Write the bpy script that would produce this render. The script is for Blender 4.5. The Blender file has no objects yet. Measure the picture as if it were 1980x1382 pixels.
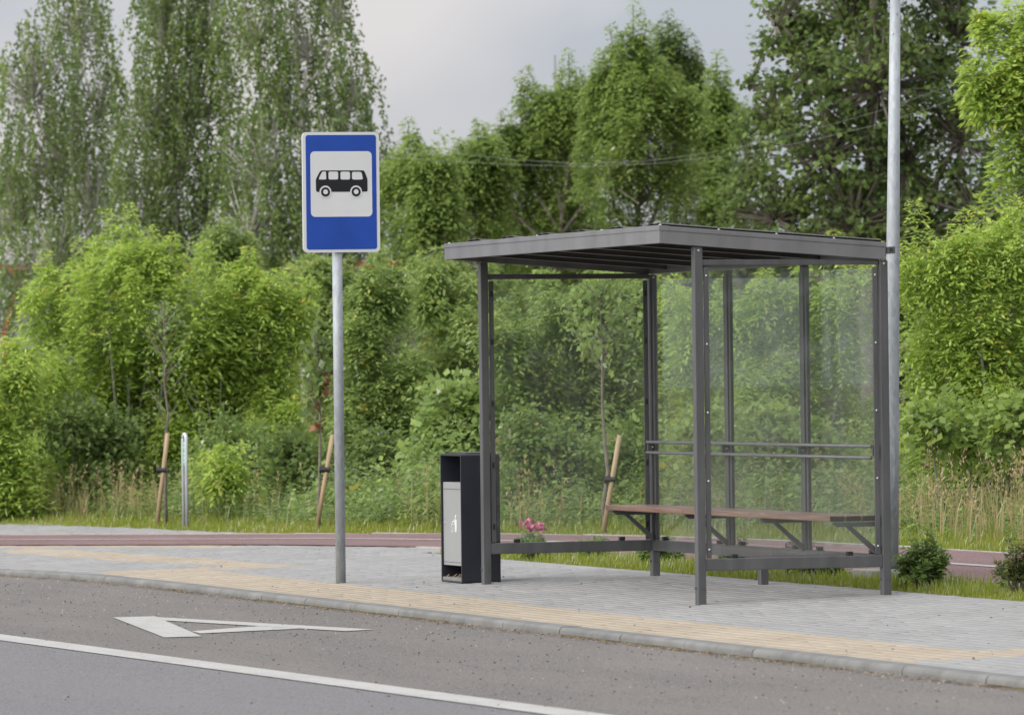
import bpy, math, random
import numpy as np
from mathutils import Vector, Matrix

# ------------------------------------------------------------------ camera, sky, sun, exposure
scene = bpy.context.scene
COL = scene.collection
R_ = math.radians
CAM_POS = np.array([38.1647, -13.1423, 1.4821])
CAM_R = np.array([0.330338, 0.943792, -0.011578])
CAM_U = np.array([0.00787, 0.009513, 0.999924])
CAM_B = np.array([0.94383, -0.330404, -0.004285])
cd = bpy.data.cameras.new('camera'); cam = bpy.data.objects.new('camera', cd); COL.objects.link(cam)
cam.matrix_world = Matrix(((CAM_R[0], CAM_U[0], CAM_B[0], CAM_POS[0]), (CAM_R[1], CAM_U[1], CAM_B[1], CAM_POS[1]),
                           (CAM_R[2], CAM_U[2], CAM_B[2], CAM_POS[2]), (0, 0, 0, 1)))
cd.sensor_fit = 'HORIZONTAL'; cd.sensor_width = 36; cd.lens = 193.98
cd.clip_start = 0.5; cd.clip_end = 3000
cd.dof.use_dof = True; cd.dof.focus_distance = 39.0; cd.dof.aperture_fstop = 5.6; cd.dof.aperture_blades = 0
scene.camera = cam

SUN_DIR = Vector((0.22, -0.95, 0.70)).normalized()          # towards the brightest part of the cloud
world = bpy.data.worlds.new('World'); scene.world = world; world.use_nodes = True
nt = world.node_tree; nt.nodes.clear()
def N(t, ty, **kw):
    n = t.nodes.new(ty)
    for k, v in kw.items():
        if k == 'inp':
            for a, b in v.items(): n.inputs[a].default_value = b
        else: setattr(n, k, v)
    return n
wo = N(nt, 'ShaderNodeOutputWorld'); bg = N(nt, 'ShaderNodeBackground'); bg.inputs[1].default_value = 0.1
sky = N(nt, 'ShaderNodeTexSky'); sky.sky_type = 'NISHITA'; sky.sun_disc = False
sky.sun_elevation = math.asin(SUN_DIR.z); sky.sun_rotation = math.atan2(SUN_DIR.x, SUN_DIR.y)
sky.air_density = 1.0; sky.dust_density = 4.0
tc = N(nt, 'ShaderNodeTexCoord')
mp = N(nt, 'ShaderNodeMapping'); mp.inputs['Scale'].default_value = (1, 1, 1.7); mp.inputs['Location'].default_value = (0.31, 0.12, 0.05)
no = N(nt, 'ShaderNodeTexNoise', inp={'Scale': 11.0, 'Detail': 3.0, 'Roughness': 0.45, 'Distortion': 0.3})
cr = N(nt, 'ShaderNodeValToRGB')
cr.color_ramp.elements[0].position = 0.40; cr.color_ramp.elements[0].color = (0.415, 0.44, 0.49, 1)
cr.color_ramp.elements[1].position = 0.66; cr.color_ramp.elements[1].color = (0.61, 0.588, 0.592, 1)
sep = N(nt, 'ShaderNodeSeparateXYZ')
mr = N(nt, 'ShaderNodeMapRange', inp={'From Min': 0.0, 'From Max': 1.0, 'To Min': 3.75, 'To Max': 8.0})  # overcast: brighter overhead
vm = N(nt, 'ShaderNodeVectorMath', operation='SCALE')
mx = N(nt, 'ShaderNodeMix', data_type='RGBA'); mx.inputs[0].default_value = 0.93
L = nt.links.new
L(tc.outputs['Generated'], mp.inputs[0]); L(mp.outputs[0], no.inputs[0]); L(no.outputs[0], cr.inputs[0])
L(tc.outputs['Generated'], sep.inputs[0]); L(sep.outputs[2], mr.inputs[0])
L(cr.outputs[0], vm.inputs[0]); L(mr.outputs[0], vm.inputs['Scale'])
L(sky.outputs[0], mx.inputs[6]); L(vm.outputs[0], mx.inputs[7]); L(mx.outputs[2], bg.inputs[0]); L(bg.outputs[0], wo.inputs[0])

sl = bpy.data.lights.new('sun', 'SUN'); sun = bpy.data.objects.new('sun', sl); COL.objects.link(sun)
sl.energy = 1.4; sl.angle = R_(95); sl.color = (1.0, 0.965, 0.92)
sun.rotation_euler = SUN_DIR.to_track_quat('Z', 'Y').to_euler(); sun.location = (0, -10, 20)

scene.view_settings.view_transform = 'Standard'; scene.view_settings.look = 'None'
scene.view_settings.gamma = 1; scene.view_settings.exposure = 1.62; scene.view_settings.use_curve_mapping = False
scene.render.engine = 'CYCLES'
cy = scene.cycles
cy.max_bounces = 10; cy.diffuse_bounces = 6; cy.glossy_bounces = 3; cy.transmission_bounces = 4; cy.transparent_max_bounces = 16
cy.caustics_reflective = False; cy.caustics_refractive = False; cy.sample_clamp_indirect = 6
cy.use_denoising = True

# ------------------------------------------------------------------ materials
def newmat(name):
    m = bpy.data.materials.new(name); m.use_nodes = True
    t = m.node_tree; b = t.nodes['Principled BSDF']
    return m, t, b
def ramp(t, fac, stops):
    r = N(t, 'ShaderNodeValToRGB'); e = r.color_ramp.elements
    while len(e) < len(stops): e.new(0.5)
    for i, (p, c) in enumerate(stops): e[i].position = p; e[i].color = (*c, 1)
    t.links.new(fac, r.inputs[0]); return r.outputs[0]
def pos(t, scale=(1, 1, 1)):
    g = N(t, 'ShaderNodeNewGeometry'); m = N(t, 'ShaderNodeMapping'); m.inputs['Scale'].default_value = scale
    t.links.new(g.outputs['Position'], m.inputs[0]); return m.outputs[0]
def noise(t, v, scale, detail=3, rough=0.5):
    n = N(t, 'ShaderNodeTexNoise', inp={'Scale': scale, 'Detail': detail, 'Roughness': rough}); t.links.new(v, n.inputs[0]); return n.outputs[0]
def mix(t, fac, a, b, mode='MIX'):
    m = N(t, 'ShaderNodeMix', data_type='RGBA', blend_type=mode)
    for s, v in ((0, fac), (6, a), (7, b)):
        if isinstance(v, (int, float)): m.inputs[s].default_value = v
        elif isinstance(v, tuple): m.inputs[s].default_value = (*v, 1)
        else: t.links.new(v, m.inputs[s])
    return m.outputs[2]
def bump(t, b, h, strength, dist=0.01):
    n = N(t, 'ShaderNodeBump', inp={'Strength': strength, 'Distance': dist}); t.links.new(h, n.inputs['Height']); t.links.new(n.outputs[0], b.inputs['Normal'])
def setb(b, **k):
    for a, v in k.items(): b.inputs[a.replace('_', ' ')].default_value = v

def plain(name, c, rough=0.5, metal=0.0, var=0.15, scale=6.0, stretch=(1, 1, 1), spec=0.5, bmp=0.0):
    m, t, b = newmat(name); p = pos(t, stretch); n = noise(t, p, scale, 5, 0.6)
    lo = tuple(x * (1 - var) for x in c); hi = tuple(min(1, x * (1 + var)) for x in c)
    t.links.new(ramp(t, n, [(0.3, lo), (0.7, hi)]), b.inputs['Base Color'])
    setb(b, Roughness=rough, Metallic=metal); b.inputs['Specular IOR Level'].default_value = spec
    if bmp: bump(t, b, noise(t, p, scale * 12, 3), bmp, 0.003)
    return m

def paver_mat(name, stops):
    m, t, b = newmat(name)
    g = N(t, 'ShaderNodeNewGeometry'); oi = N(t, 'ShaderNodeObjectInfo')
    ad = N(t, 'ShaderNodeMath', operation='ADD'); fr = N(t, 'ShaderNodeMath', operation='FRACT')
    t.links.new(g.outputs['Random Per Island'], ad.inputs[0]); t.links.new(oi.outputs['Random'], ad.inputs[1]); t.links.new(ad.outputs[0], fr.inputs[0])
    c = ramp(t, fr.outputs[0], stops)
    p = pos(t)
    c = mix(t, 0.35, c, ramp(t, noise(t, p, 140, 4, 0.7), [(0.25, (0.12, 0.12, 0.12)), (0.75, (0.9, 0.9, 0.9))]), 'SOFT_LIGHT')
    c = mix(t, 0.30, c, ramp(t, noise(t, p, 1.1, 6, 0.65), [(0.3, (0.25, 0.24, 0.22)), (0.7, (0.72, 0.72, 0.72))]), 'SOFT_LIGHT')
    t.links.new(c, b.inputs['Base Color']); setb(b, Roughness=0.85); b.inputs['Specular IOR Level'].default_value = 0.3
    bump(t, b, noise(t, p, 220, 3), 0.25, 0.002); return m
M = {}
M['paver'] = paver_mat('grey_paver', [(0.0, (0.25, 0.25, 0.248)), (0.5, (0.264, 0.264, 0.261)), (1.0, (0.28, 0.279, 0.275))])
M['tan'] = paver_mat('tan_paver', [(0.0, (0.325, 0.277, 0.213)), (0.5, (0.34, 0.291, 0.225)), (1.0, (0.355, 0.305, 0.238))])

def asphalt(name, a, b_, dust, dustfac, speck=120):
    m, t, b = newmat(name); p = pos(t)
    f = noise(t, p, speck, 3, 0.85)
    c = ramp(t, f, [(0.30, tuple(x * 0.35 for x in a)), (0.5, a), (0.70, tuple(x * 1.35 for x in b_))])
    f2 = noise(t, p, 48, 3, 0.8); c = mix(t, 0.75, c, ramp(t, f2, [(0.32, (0.18, 0.18, 0.18)), (0.5, (0.5, 0.5, 0.5)), (0.70, (0.86, 0.85, 0.83))]), 'OVERLAY')
    ps = pos(t, (0.25, 1.0, 1.0))
    d = noise(t, ps, 1.6, 6, 0.65)
    fm = N(t, 'ShaderNodeMapRange', inp={'From Min': 0.38, 'From Max': 0.68, 'To Min': 0.0, 'To Max': dustfac}); t.links.new(d, fm.inputs[0])
    c = mix(t, fm.outputs[0], c, dust)
    v = N(t, 'ShaderNodeTexVoronoi', inp={'Scale': 75.0}); t.links.new(p, v.inputs[0])
    wh = N(t, 'ShaderNodeMath', operation='LESS_THAN'); wh.inputs[1].default_value = 0.12; t.links.new(v.outputs['Distance'], wh.inputs[0])
    wm = N(t, 'ShaderNodeMath', operation='MULTIPLY'); wm.inputs[1].default_value = 0.15; t.links.new(wh.outputs[0], wm.inputs[0])
    c = mix(t, wm.outputs[0], c, (0.30, 0.27, 0.25))
    t.links.new(c, b.inputs['Base Color']); setb(b, Roughness=0.9); b.inputs['Specular IOR Level'].default_value = 0.3
    bump(t, b, f, 0.6, 0.006); return m
M['bay'] = asphalt('bay_asphalt', (0.122, 0.116, 0.112), (0.225, 0.212, 0.20), (0.20, 0.18, 0.162), 0.5, 105)
M['road'] = asphalt('road_asphalt', (0.152, 0.150, 0.157), (0.205, 0.20, 0.208), (0.185, 0.18, 0.182), 0.4, 150)
M['redpath'] = asphalt('red_asphalt', (0.165, 0.10, 0.10), (0.235, 0.15, 0.15), (0.23, 0.165, 0.16), 0.5)
def paint_mat():
    m, t, b = newmat('road_paint'); p = pos(t)
    n = noise(t, p, 75, 5, 0.8); c = ramp(t, n, [(0.34, (0.15, 0.145, 0.14)), (0.45, (0.36, 0.36, 0.345)), (0.8, (0.46, 0.46, 0.445))])
    c = mix(t, 0.45, c, ramp(t, noise(t, pos(t, (0.5, 1, 1)), 5, 5, 0.7), [(0.3, (0.25, 0.24, 0.22)), (0.65, (0.6, 0.6, 0.6))]), 'SOFT_LIGHT')
    t.links.new(c, b.inputs['Base Color']); setb(b, Roughness=0.75); bump(t, b, noise(t, p, 300, 2), 0.4, 0.004); return m
M['paint'] = paint_mat()
M['kerb'] = plain('kerb_concrete', (0.165, 0.168, 0.163), 0.85, var=0.22, scale=5, spec=0.3, bmp=0.3)
M['bed'] = plain('sand_bed', (0.20, 0.195, 0.185), 0.95, var=0.3, scale=20)
M['soil'] = plain('soil', (0.075, 0.07, 0.035), 0.95, var=0.45, scale=3)
M['conc'] = plain('footing_concrete', (0.33, 0.32, 0.30), 0.9, var=0.2, scale=9, bmp=0.3)
M['steel'] = plain('dark_grey_paint', (0.086, 0.087, 0.091), 0.40, 0.1, var=0.22, scale=4, stretch=(3, 3, 0.6), spec=0.6)
M['fascia'] = plain('fascia_grey_paint', (0.165, 0.167, 0.174), 0.36, 0.1, var=0.2, scale=2.5, stretch=(1.6, 1.6, 0.5), spec=0.7)
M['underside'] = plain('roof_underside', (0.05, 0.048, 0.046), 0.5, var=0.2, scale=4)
M['rubber'] = plain('black_rubber', (0.012, 0.012, 0.013), 0.5)
M['screw'] = plain('zinc_screw', (0.55, 0.55, 0.55), 0.25, 0.6, var=0.05)
M['navy'] = plain('bin_anthracite', (0.016, 0.018, 0.026), 0.42, var=0.2, scale=4, spec=0.55)
M['alu'] = plain('bin_silver_paint', (0.33, 0.34, 0.345), 0.38, 0.25, var=0.05, scale=3)
M['white'] = plain('white_film', (0.60, 0.61, 0.62), 0.4, var=0.03, scale=3)
M['black'] = plain('black_film', (0.006, 0.006, 0.008), 0.45, var=0.1)
M['blue'] = plain('blue_reflective_film', (0.008, 0.056, 0.335), 0.33, var=0.12, scale=5, spec=0.6)
M['green'] = plain('green_sticker', (0.05, 0.36, 0.22), 0.5)
M['stake'] = plain('peeled_pine', (0.38, 0.28, 0.17), 0.7, var=0.25, scale=14, stretch=(1, 1, 0.15))
M['bark'] = plain('grey_bark', (0.17, 0.15, 0.125), 0.9, var=0.35, scale=14, bmp=0.5)
M['stem'] = plain('pale_stem', (0.20, 0.20, 0.17), 0.8, var=0.25, scale=14)
M['birchbark'] = plain('birch_bark', (0.40, 0.385, 0.35), 0.8, var=0.45, scale=5, stretch=(1, 1, 2.2))
M['pink'] = plain('pink_petal', (0.52, 0.13, 0.25), 0.6)
M['wall'] = plain('warehouse_wall', (0.24, 0.245, 0.26), 0.8, var=0.08, scale=0.7)
M['redtrim'] = plain('red_trim', (0.42, 0.035, 0.022), 0.5, var=0.1)
M['cable'] = plain('aluminium_cable', (0.15, 0.17, 0.14), 0.5, var=0.05)
M['pebble'] = plain('dark_pebble', (0.05, 0.042, 0.036), 0.9, var=0.5, scale=40)
M['pebble2'] = plain('pale_pebble', (0.34, 0.30, 0.25), 0.9, var=0.3, scale=40)
M['straw'] = plain('dry_straw', (0.40, 0.28, 0.145), 0.9, var=0.4, scale=30)
def galv(name='galvanised_steel'):
    m, t, b = newmat(name); p = pos(t, (1, 1, 0.35))
    v = N(t, 'ShaderNodeTexVoronoi', inp={'Scale': 55.0}); t.links.new(p, v.inputs[0])
    c = mix(t, 0.55, ramp(t, noise(t, p, 9, 5, 0.7), [(0.3, (0.27, 0.30, 0.325)), (0.7, (0.37, 0.40, 0.425))]), ramp(t, v.outputs['Color'], [(0.1, (0.25, 0.28, 0.305)), (0.9, (0.42, 0.45, 0.475))]))
    t.links.new(c, b.inputs['Base Color']); setb(b, Roughness=0.48, Metallic=0.15); return m
M['galv'] = galv()
M['galvpale'] = plain('pale_galvanised_tube', (0.50, 0.53, 0.55), 0.5, 0.1, var=0.1, scale=9)
def plankmat():
    m, t, b = newmat('oiled_wood'); p = pos(t, (0.6, 14, 14)); n = noise(t, p, 4, 5, 0.6)
    t.links.new(ramp(t, n, [(0.25, (0.12, 0.066, 0.048)), (0.55, (0.215, 0.128, 0.096)), (0.8, (0.31, 0.21, 0.165))]), b.inputs['Base Color'])
    setb(b, Roughness=0.42); bump(t, b, n, 0.3, 0.003); return m
M['wood'] = plankmat()
M['woodend'] = plain('end_grain', (0.035, 0.026, 0.022), 0.9, var=0.3, scale=60)
def glassmat():
    m, t, b = newmat('dusty_glass'); o = t.nodes['Material Output']; t.nodes.remove(b)
    tr = N(t, 'ShaderNodeBsdfTransparent'); tr.inputs[0].default_value = (0.965, 0.98, 0.972, 1)
    gl = N(t, 'ShaderNodeBsdfGlossy'); gl.inputs['Roughness'].default_value = 0.02
    lw = N(t, 'ShaderNodeLayerWeight'); pw = N(t, 'ShaderNodeMath', operation='POWER'); pw.inputs[1].default_value = 5.0
    t.links.new(lw.outputs['Facing'], pw.inputs[0]); fr = N(t, 'ShaderNodeMapRange', inp={'To Min': 0.042, 'To Max': 1.0}); t.links.new(pw.outputs[0], fr.inputs[0])
    df = N(t, 'ShaderNodeBsdfDiffuse'); df.inputs[0].default_value = (0.42, 0.44, 0.42, 1)
    a = N(t, 'ShaderNodeMixShader'); c = N(t, 'ShaderNodeMixShader')
    t.links.new(fr.outputs[0], a.inputs[0]); t.links.new(tr.outputs[0], a.inputs[1]); t.links.new(gl.outputs[0], a.inputs[2])
    p = pos(t, (1, 1, 0.5)); n1 = noise(t, p, 2.2, 5, 0.6); n2 = noise(t, pos(t), 130, 2, 0.5)
    f1 = N(t, 'ShaderNodeMapRange', inp={'From Min': 0.35, 'From Max': 0.7, 'To Min': 0.015, 'To Max': 0.07}); t.links.new(n1, f1.inputs[0])
    f2 = N(t, 'ShaderNodeMapRange', inp={'From Min': 0.72, 'From Max': 0.80, 'To Min': 0.0, 'To Max': 0.22}); t.links.new(n2, f2.inputs[0])
    ad = N(t, 'ShaderNodeMath', operation='ADD'); t.links.new(f1.outputs[0], ad.inputs[0]); t.links.new(f2.outputs[0], ad.inputs[1])
    t.links.new(ad.outputs[0], c.inputs[0]); t.links.new(a.outputs[0], c.inputs[1]); t.links.new(df.outputs[0], c.inputs[2])
    t.links.new(c.outputs[0], o.inputs[0]); return m
M['glass'] = glassmat()
M['glassedge'] = plain('ground_glass_edge', (0.36, 0.46, 0.42), 0.35, var=0.05)
def leafmat(name, stops, trans=0.45, gloss=0.10):
    m, t, b = newmat(name); o = t.nodes['Material Output']; t.nodes.remove(b)
    at = N(t, 'ShaderNodeAttribute', attribute_name='tint')
    c = ramp(t, at.outputs['Fac'], stops)
    df = N(t, 'ShaderNodeBsdfDiffuse'); tl = N(t, 'ShaderNodeBsdfTranslucent'); gl = N(t, 'ShaderNodeBsdfGlossy'); gl.inputs['Roughness'].default_value = 0.42
    a = N(t, 'ShaderNodeMixShader'); a.inputs[0].default_value = trans; g = N(t, 'ShaderNodeMixShader')
    lw = N(t, 'ShaderNodeFresnel'); lw.inputs[0].default_value = 1.4
    gm = N(t, 'ShaderNodeMath', operation='MULTIPLY'); gm.inputs[1].default_value = gloss * 5; t.links.new(lw.outputs[0], gm.inputs[0])
    hs = N(t, 'ShaderNodeHueSaturation', inp={'Hue': 0.488, 'Saturation': 1.08, 'Value': 1.15}); t.links.new(c, hs.inputs['Color'])
    t.links.new(c, df.inputs[0]); t.links.new(hs.outputs[0], tl.inputs[0])
    t.links.new(df.outputs[0], a.inputs[1]); t.links.new(tl.outputs[0], a.inputs[2])
    t.links.new(gm.outputs[0], g.inputs[0]); t.links.new(a.outputs[0], g.inputs[1]); t.links.new(gl.outputs[0], g.inputs[2])
    t.links.new(g.outputs[0], o.inputs[0]); return m
M['lime'] = leafmat('lime_leaf', [(0, (0.30, 0.435, 0.105)), (0.5, (0.43, 0.58, 0.135)), (0.9, (0.54, 0.67, 0.15)), (1.0, (0.56, 0.52, 0.11))], 0.5, 0.06)
M['midleaf'] = leafmat('mid_green_leaf', [(0, (0.21, 0.31, 0.105)), (0.5, (0.315, 0.435, 0.135)), (0.95, (0.42, 0.53, 0.15)), (1.0, (0.52, 0.46, 0.10))], 0.5, 0.07)
M['herb'] = leafmat('herb_leaf', [(0, (0.15, 0.235, 0.075)), (0.5, (0.225, 0.325, 0.095)), (0.92, (0.32, 0.42, 0.11)), (1.0, (0.40, 0.27, 0.13))], 0.45, 0.07)
M['birch'] = leafmat('birch_leaf', [(0, (0.13, 0.185, 0.070)), (0.5, (0.185, 0.265, 0.085)), (1.0, (0.26, 0.355, 0.095))], 0.45, 0.05)
M['maple'] = leafmat('dark_leaf', [(0, (0.115, 0.175, 0.065)), (0.5, (0.175, 0.25, 0.078)), (1.0, (0.24, 0.335, 0.09))], 0.45, 0.04)
M['canopy'] = leafmat('canopy_leaf', [(0, (0.19, 0.285, 0.085)), (0.5, (0.28, 0.39, 0.11)), (1.0, (0.37, 0.48, 0.12))], 0.5, 0.05)
M['turf'] = leafmat('turf_blade', [(0, (0.16, 0.23, 0.035)), (0.55, (0.26, 0.33, 0.05)), (0.85, (0.34, 0.34, 0.09)), (1, (0.44, 0.35, 0.17))], 0.45, 0.05)
M['dry'] = leafmat('dry_grass', [(0, (0.19, 0.24, 0.06)), (0.4, (0.34, 0.30, 0.13)), (1, (0.52, 0.40, 0.24))], 0.4, 0.04)
M['wilt'] = leafmat('wilted_leaf', [(0, (0.20, 0.08, 0.045)), (1, (0.33, 0.16, 0.085))], 0.3, 0.05)
M['rose'] = leafmat('rose_leaf', [(0, (0.13, 0.22, 0.06)), (0.6, (0.21, 0.33, 0.085)), (1.0, (0.28, 0.37, 0.10))], 0.45, 0.08)
M['rosemix'] = leafmat('mixed_rose_leaf', [(0, (0.08, 0.15, 0.04)), (0.6, (0.15, 0.19, 0.05)), (1.0, (0.26, 0.13, 0.07))], 0.4, 0.08)
M['rosered'] = leafmat('reddish_rose_leaf', [(0, (0.07, 0.10, 0.03)), (0.5, (0.15, 0.13, 0.05)), (1.0, (0.24, 0.11, 0.06))], 0.4, 0.08)

# ------------------------------------------------------------------ helpers
def link(o, parent=None):
    COL.objects.link(o)
    if parent is not None: o.parent = parent
    return o
def tag(o, label=None, cat=None, group=None, kind=None):
    if label: o['label'] = label
    if cat: o['category'] = cat
    if group: o['group'] = group
    if kind: o['kind'] = kind
    return o
def empty(name, loc, label, cat, group=None):
    o = bpy.data.objects.new(name, None); o.empty_display_size = 0.2; o.location = loc; link(o)
    return tag(o, label, cat, group)
class MB:
    """collects boxes, tubes and prisms, builds ONE mesh object"""
    def __init__(s): s.v = []; s.f = []
    def add(s, v, f):
        n = len(s.v); s.v += [tuple(p) for p in v]; s.f += [tuple(i + n for i in q) for q in f]; return s
    def box(s, x0, x1, y0, y1, z0, z1):
        return s.hexa([(x0, y0, z0), (x1, y0, z0), (x1, y1, z0), (x0, y1, z0), (x0, y0, z1), (x1, y0, z1), (x1, y1, z1), (x0, y1, z1)])
    def hexa(s, p): return s.add(p, [(3, 2, 1, 0), (4, 5, 6, 7), (0, 1, 5, 4), (1, 2, 6, 5), (2, 3, 7, 6), (3, 0, 4, 7)])
    def tube(s, pts, rad, n=10, caps=True):
        pts = [Vector(p) for p in pts]; rad = rad if hasattr(rad, '__len__') else [rad] * len(pts); rings = []
        for i, p in enumerate(pts):
            d = (pts[min(i + 1, len(pts) - 1)] - pts[max(i - 1, 0)]).normalized()
            a = d.cross(Vector((0, 0, 1)) if abs(d.z) < 0.9 else Vector((1, 0, 0))).normalized(); b = d.cross(a)
            rings.append([p + (a * math.cos(2 * math.pi * k / n) + b * math.sin(2 * math.pi * k / n)) * rad[i] for k in range(n)])
        v = [q for r in rings for q in r]; f = []
        for i in range(len(pts) - 1):
            for k in range(n): f.append((i * n + k, i * n + (k + 1) % n, (i + 1) * n + (k + 1) % n, (i + 1) * n + k))
        if caps: f.append(tuple(range(n))[::-1]); f.append(tuple((len(pts) - 1) * n + k for k in range(n)))
        return s.add(v, f)
    def prism(s, poly, fn, t0, t1):
        """2-D polygon, fn(u, w, t) -> point"""
        n = len(poly); v = [fn(u, w, t0) for u, w in poly] + [fn(u, w, t1) for u, w in poly]
        f = [tuple(range(n))[::-1], tuple(range(n, 2 * n))] + [(i, (i + 1) % n, n + (i + 1) % n, n + i) for i in range(n)]
        return s.add(v, f)
    def mesh(s, name, mat, smooth=False):
        me = bpy.data.meshes.new(name); me.from_pydata(s.v, [], s.f); me.materials.append(mat)
        if smooth: me.shade_smooth()
        me.validate(); return me
    def build(s, name, mat, parent=None, smooth=False, bevel=0.0, loc=None):
        o = bpy.data.objects.new(name, s.mesh(name, mat, smooth))
        if loc is not None: o.location = loc
        link(o, parent)
        if bevel:
            b = o.modifiers.new('bevel', 'BEVEL'); b.width = bevel; b.segments = 2; b.limit_method = 'ANGLE'
        return o
def np_mesh(name, V, F, mat, tint=None):
    """V (n,3); F (m,k) of one face size"""
    me = bpy.data.meshes.new(name); n = len(V); m, k = F.shape
    me.vertices.add(n); me.vertices.foreach_set('co', np.ascontiguousarray(V, dtype=np.float32).ravel())
    me.loops.add(m * k); me.loops.foreach_set('vertex_index', np.ascontiguousarray(F, dtype=np.int32).ravel())
    me.polygons.add(m); me.polygons.foreach_set('loop_start', np.arange(0, m * k, k, dtype=np.int32))
    me.update(calc_edges=True); me.materials.append(mat)
    if tint is not None:
        a = me.attributes.new('tint', 'FLOAT', 'POINT'); a.data.foreach_set('value', np.ascontiguousarray(tint, dtype=np.float32))
    return me
def quads(name, Q, mat, tint, parent=None):
    """Q (n,4,3) leaf quads"""
    n = len(Q); o = bpy.data.objects.new(name, np_mesh(name, Q.reshape(-1, 3), np.arange(4 * n).reshape(-1, 4), mat, np.repeat(tint, 4)))
    return link(o, parent)
def nrm(a): return a / np.maximum(np.linalg.norm(a, axis=-1, keepdims=True), 1e-9)
def gz(x, y): return 0.024 * np.minimum(y, 6.0)
ROAD = -0.04
def catmull(pts, step=0.25):
    P = [np.array(p, float) for p in pts]; P = [2 * P[0] - P[1]] + P + [2 * P[-1] - P[-2]]; out = []
    for i in range(1, len(P) - 2):
        n = max(2, int(np.linalg.norm(P[i + 1] - P[i]) / step))
        for k in range(n):
            t = k / n; a, b, c, d = P[i - 1], P[i], P[i + 1], P[i + 2]
            out.append(0.5 * ((2 * b) + (c - a) * t + (2 * a - 5 * b + 4 * c - d) * t * t + (3 * b - a - 3 * c + d) * t ** 3))
    out.append(P[-2]); return np.array(out)
def normals2(P):
    d = np.gradient(P, axis=0); d = d / np.linalg.norm(d, axis=1, keepdims=True); return np.stack([-d[:, 1], d[:, 0]], 1)
def strip_mesh(name, A, B, dz, mat, parent=None):
    """sheet between two polylines laid on the ground plane, dz above it"""
    n = len(A); V = np.concatenate([np.c_[A, gz(A[:, 0], A[:, 1]) + dz], np.c_[B, gz(B[:, 0], B[:, 1]) + dz]])
    F = np.array([(i, i + 1, n + i + 1, n + i) for i in range(n - 1)])
    return link(bpy.data.objects.new(name, np_mesh(name, V, F, mat)), parent)
def inside(poly, x, y):
    poly = np.asarray(poly); c = np.zeros(np.shape(x), bool); j = len(poly) - 1
    for i in range(len(poly)):
        xi, yi = poly[i]; xj, yj = poly[j]
        with np.errstate(divide='ignore', invalid='ignore'):
            c ^= ((yi > y) != (yj > y)) & (x < (xj - xi) * (y - yi) / (yj - yi + 1e-12) + xi)
        j = i
    return c
def in_view(P, mx=0.53, my=0.53):
    d = P - CAM_POS; z = -(d @ CAM_B); u = (d @ CAM_R) / z * 193.98 / 36; v = (d @ CAM_U) / z * 193.98 / 36
    return (np.abs(u) < mx) & (np.abs(v) < my * 714 / 1024), z

# ------------------------------------------------------------------ setting: ground, road, pavement, path
def sheet(name, pts, mat, dz=0.0):
    V = np.array([(x, y, gz(x, y) + dz) for x, y in pts]); 
    return link(bpy.data.objects.new(name, np_mesh(name, V, np.array([list(range(len(pts)))]), mat)))
ys = [-600, -60, -1.72, -1.70, 6.0, 60, 900]; xs = [-1500, -60, 60, 900]
V = []; 
for y in ys:
    for x in xs: V.append((x, y, (0.024 * max(y, -40) - 0.14 if y < -1.71 else 0.024 * min(y, 6) - 0.03)))
F = [(j * 4 + i, j * 4 + i + 1, j * 4 + 5 + i, j * 4 + 4 + i) for j in range(len(ys) - 1) for i in range(3)]
tag(link(bpy.data.objects.new('ground', np_mesh('ground', np.array(V, float), np.array(F), M['soil']))), kind='structure')

kerb_pts = [(-24, -7.6), (-16, -4.9), (-12, -3.45), (-9, -2.5), (-6.9, -1.93), (-5.41, -1.66), (-3.43, -1.56), (-1, -1.55), (4, -1.55), (9, -1.55), (13, -1.55), (20, -1.55)]
KB = catmull(kerb_pts, 0.1)
LINE_A, LINE_B = np.array([2.0, -4.49]), np.array([14.0, -3.998])       # the edge line between bay and carriageway
ld = (LINE_B - LINE_A) / np.linalg.norm(LINE_B - LINE_A)
far = lambda t: LINE_A + ld * t
l0, l1 = far(-60), far(60)
bay_front = np.array([far(t) for t in np.linspace(-30, 12, len(KB))])
tag(strip_mesh('bus_bay_road', bay_front, KB - normals2(KB) * 0.05, ROAD, M['bay']), kind='structure')
road = np.array([far(-60), far(12)]); rb = np.array([[-62, -40.0], [30, -40.0]])
tag(strip_mesh('road', rb, road + np.array([0, -0.002]), ROAD, M['road']), kind='structure')

def marking(name, polys, label):
    V, F = [], []
    mb = MB()
    for p in polys:
        n = len(p); mb.add([(x, y, 0.024 * y + ROAD + 0.005) for x, y in p], [tuple(range(n))])
    o = mb.build(name, M['paint']); tag(o, kind='structure'); return o
ln = np.array([-ld[1], ld[0]])
marking('edge_line_marking', [[tuple(far(-40) - ln * 0.11), tuple(far(40) - ln * 0.11), tuple(far(40) + ln * 0.11), tuple(far(-40) + ln * 0.11)]], '')
marking('bus_stop_marking', [[(1.33, -3.187), (4.239, -3.634), (4.346, -3.418), (1.485, -2.927)],
                             [(2.097, -3.043), (4.608, -2.541), (4.60, -2.345), (1.60, -2.95)],
                             [(3.66, -3.285), (3.985, -3.325), (4.03, -2.668), (3.47, -2.78)]], '')

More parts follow.
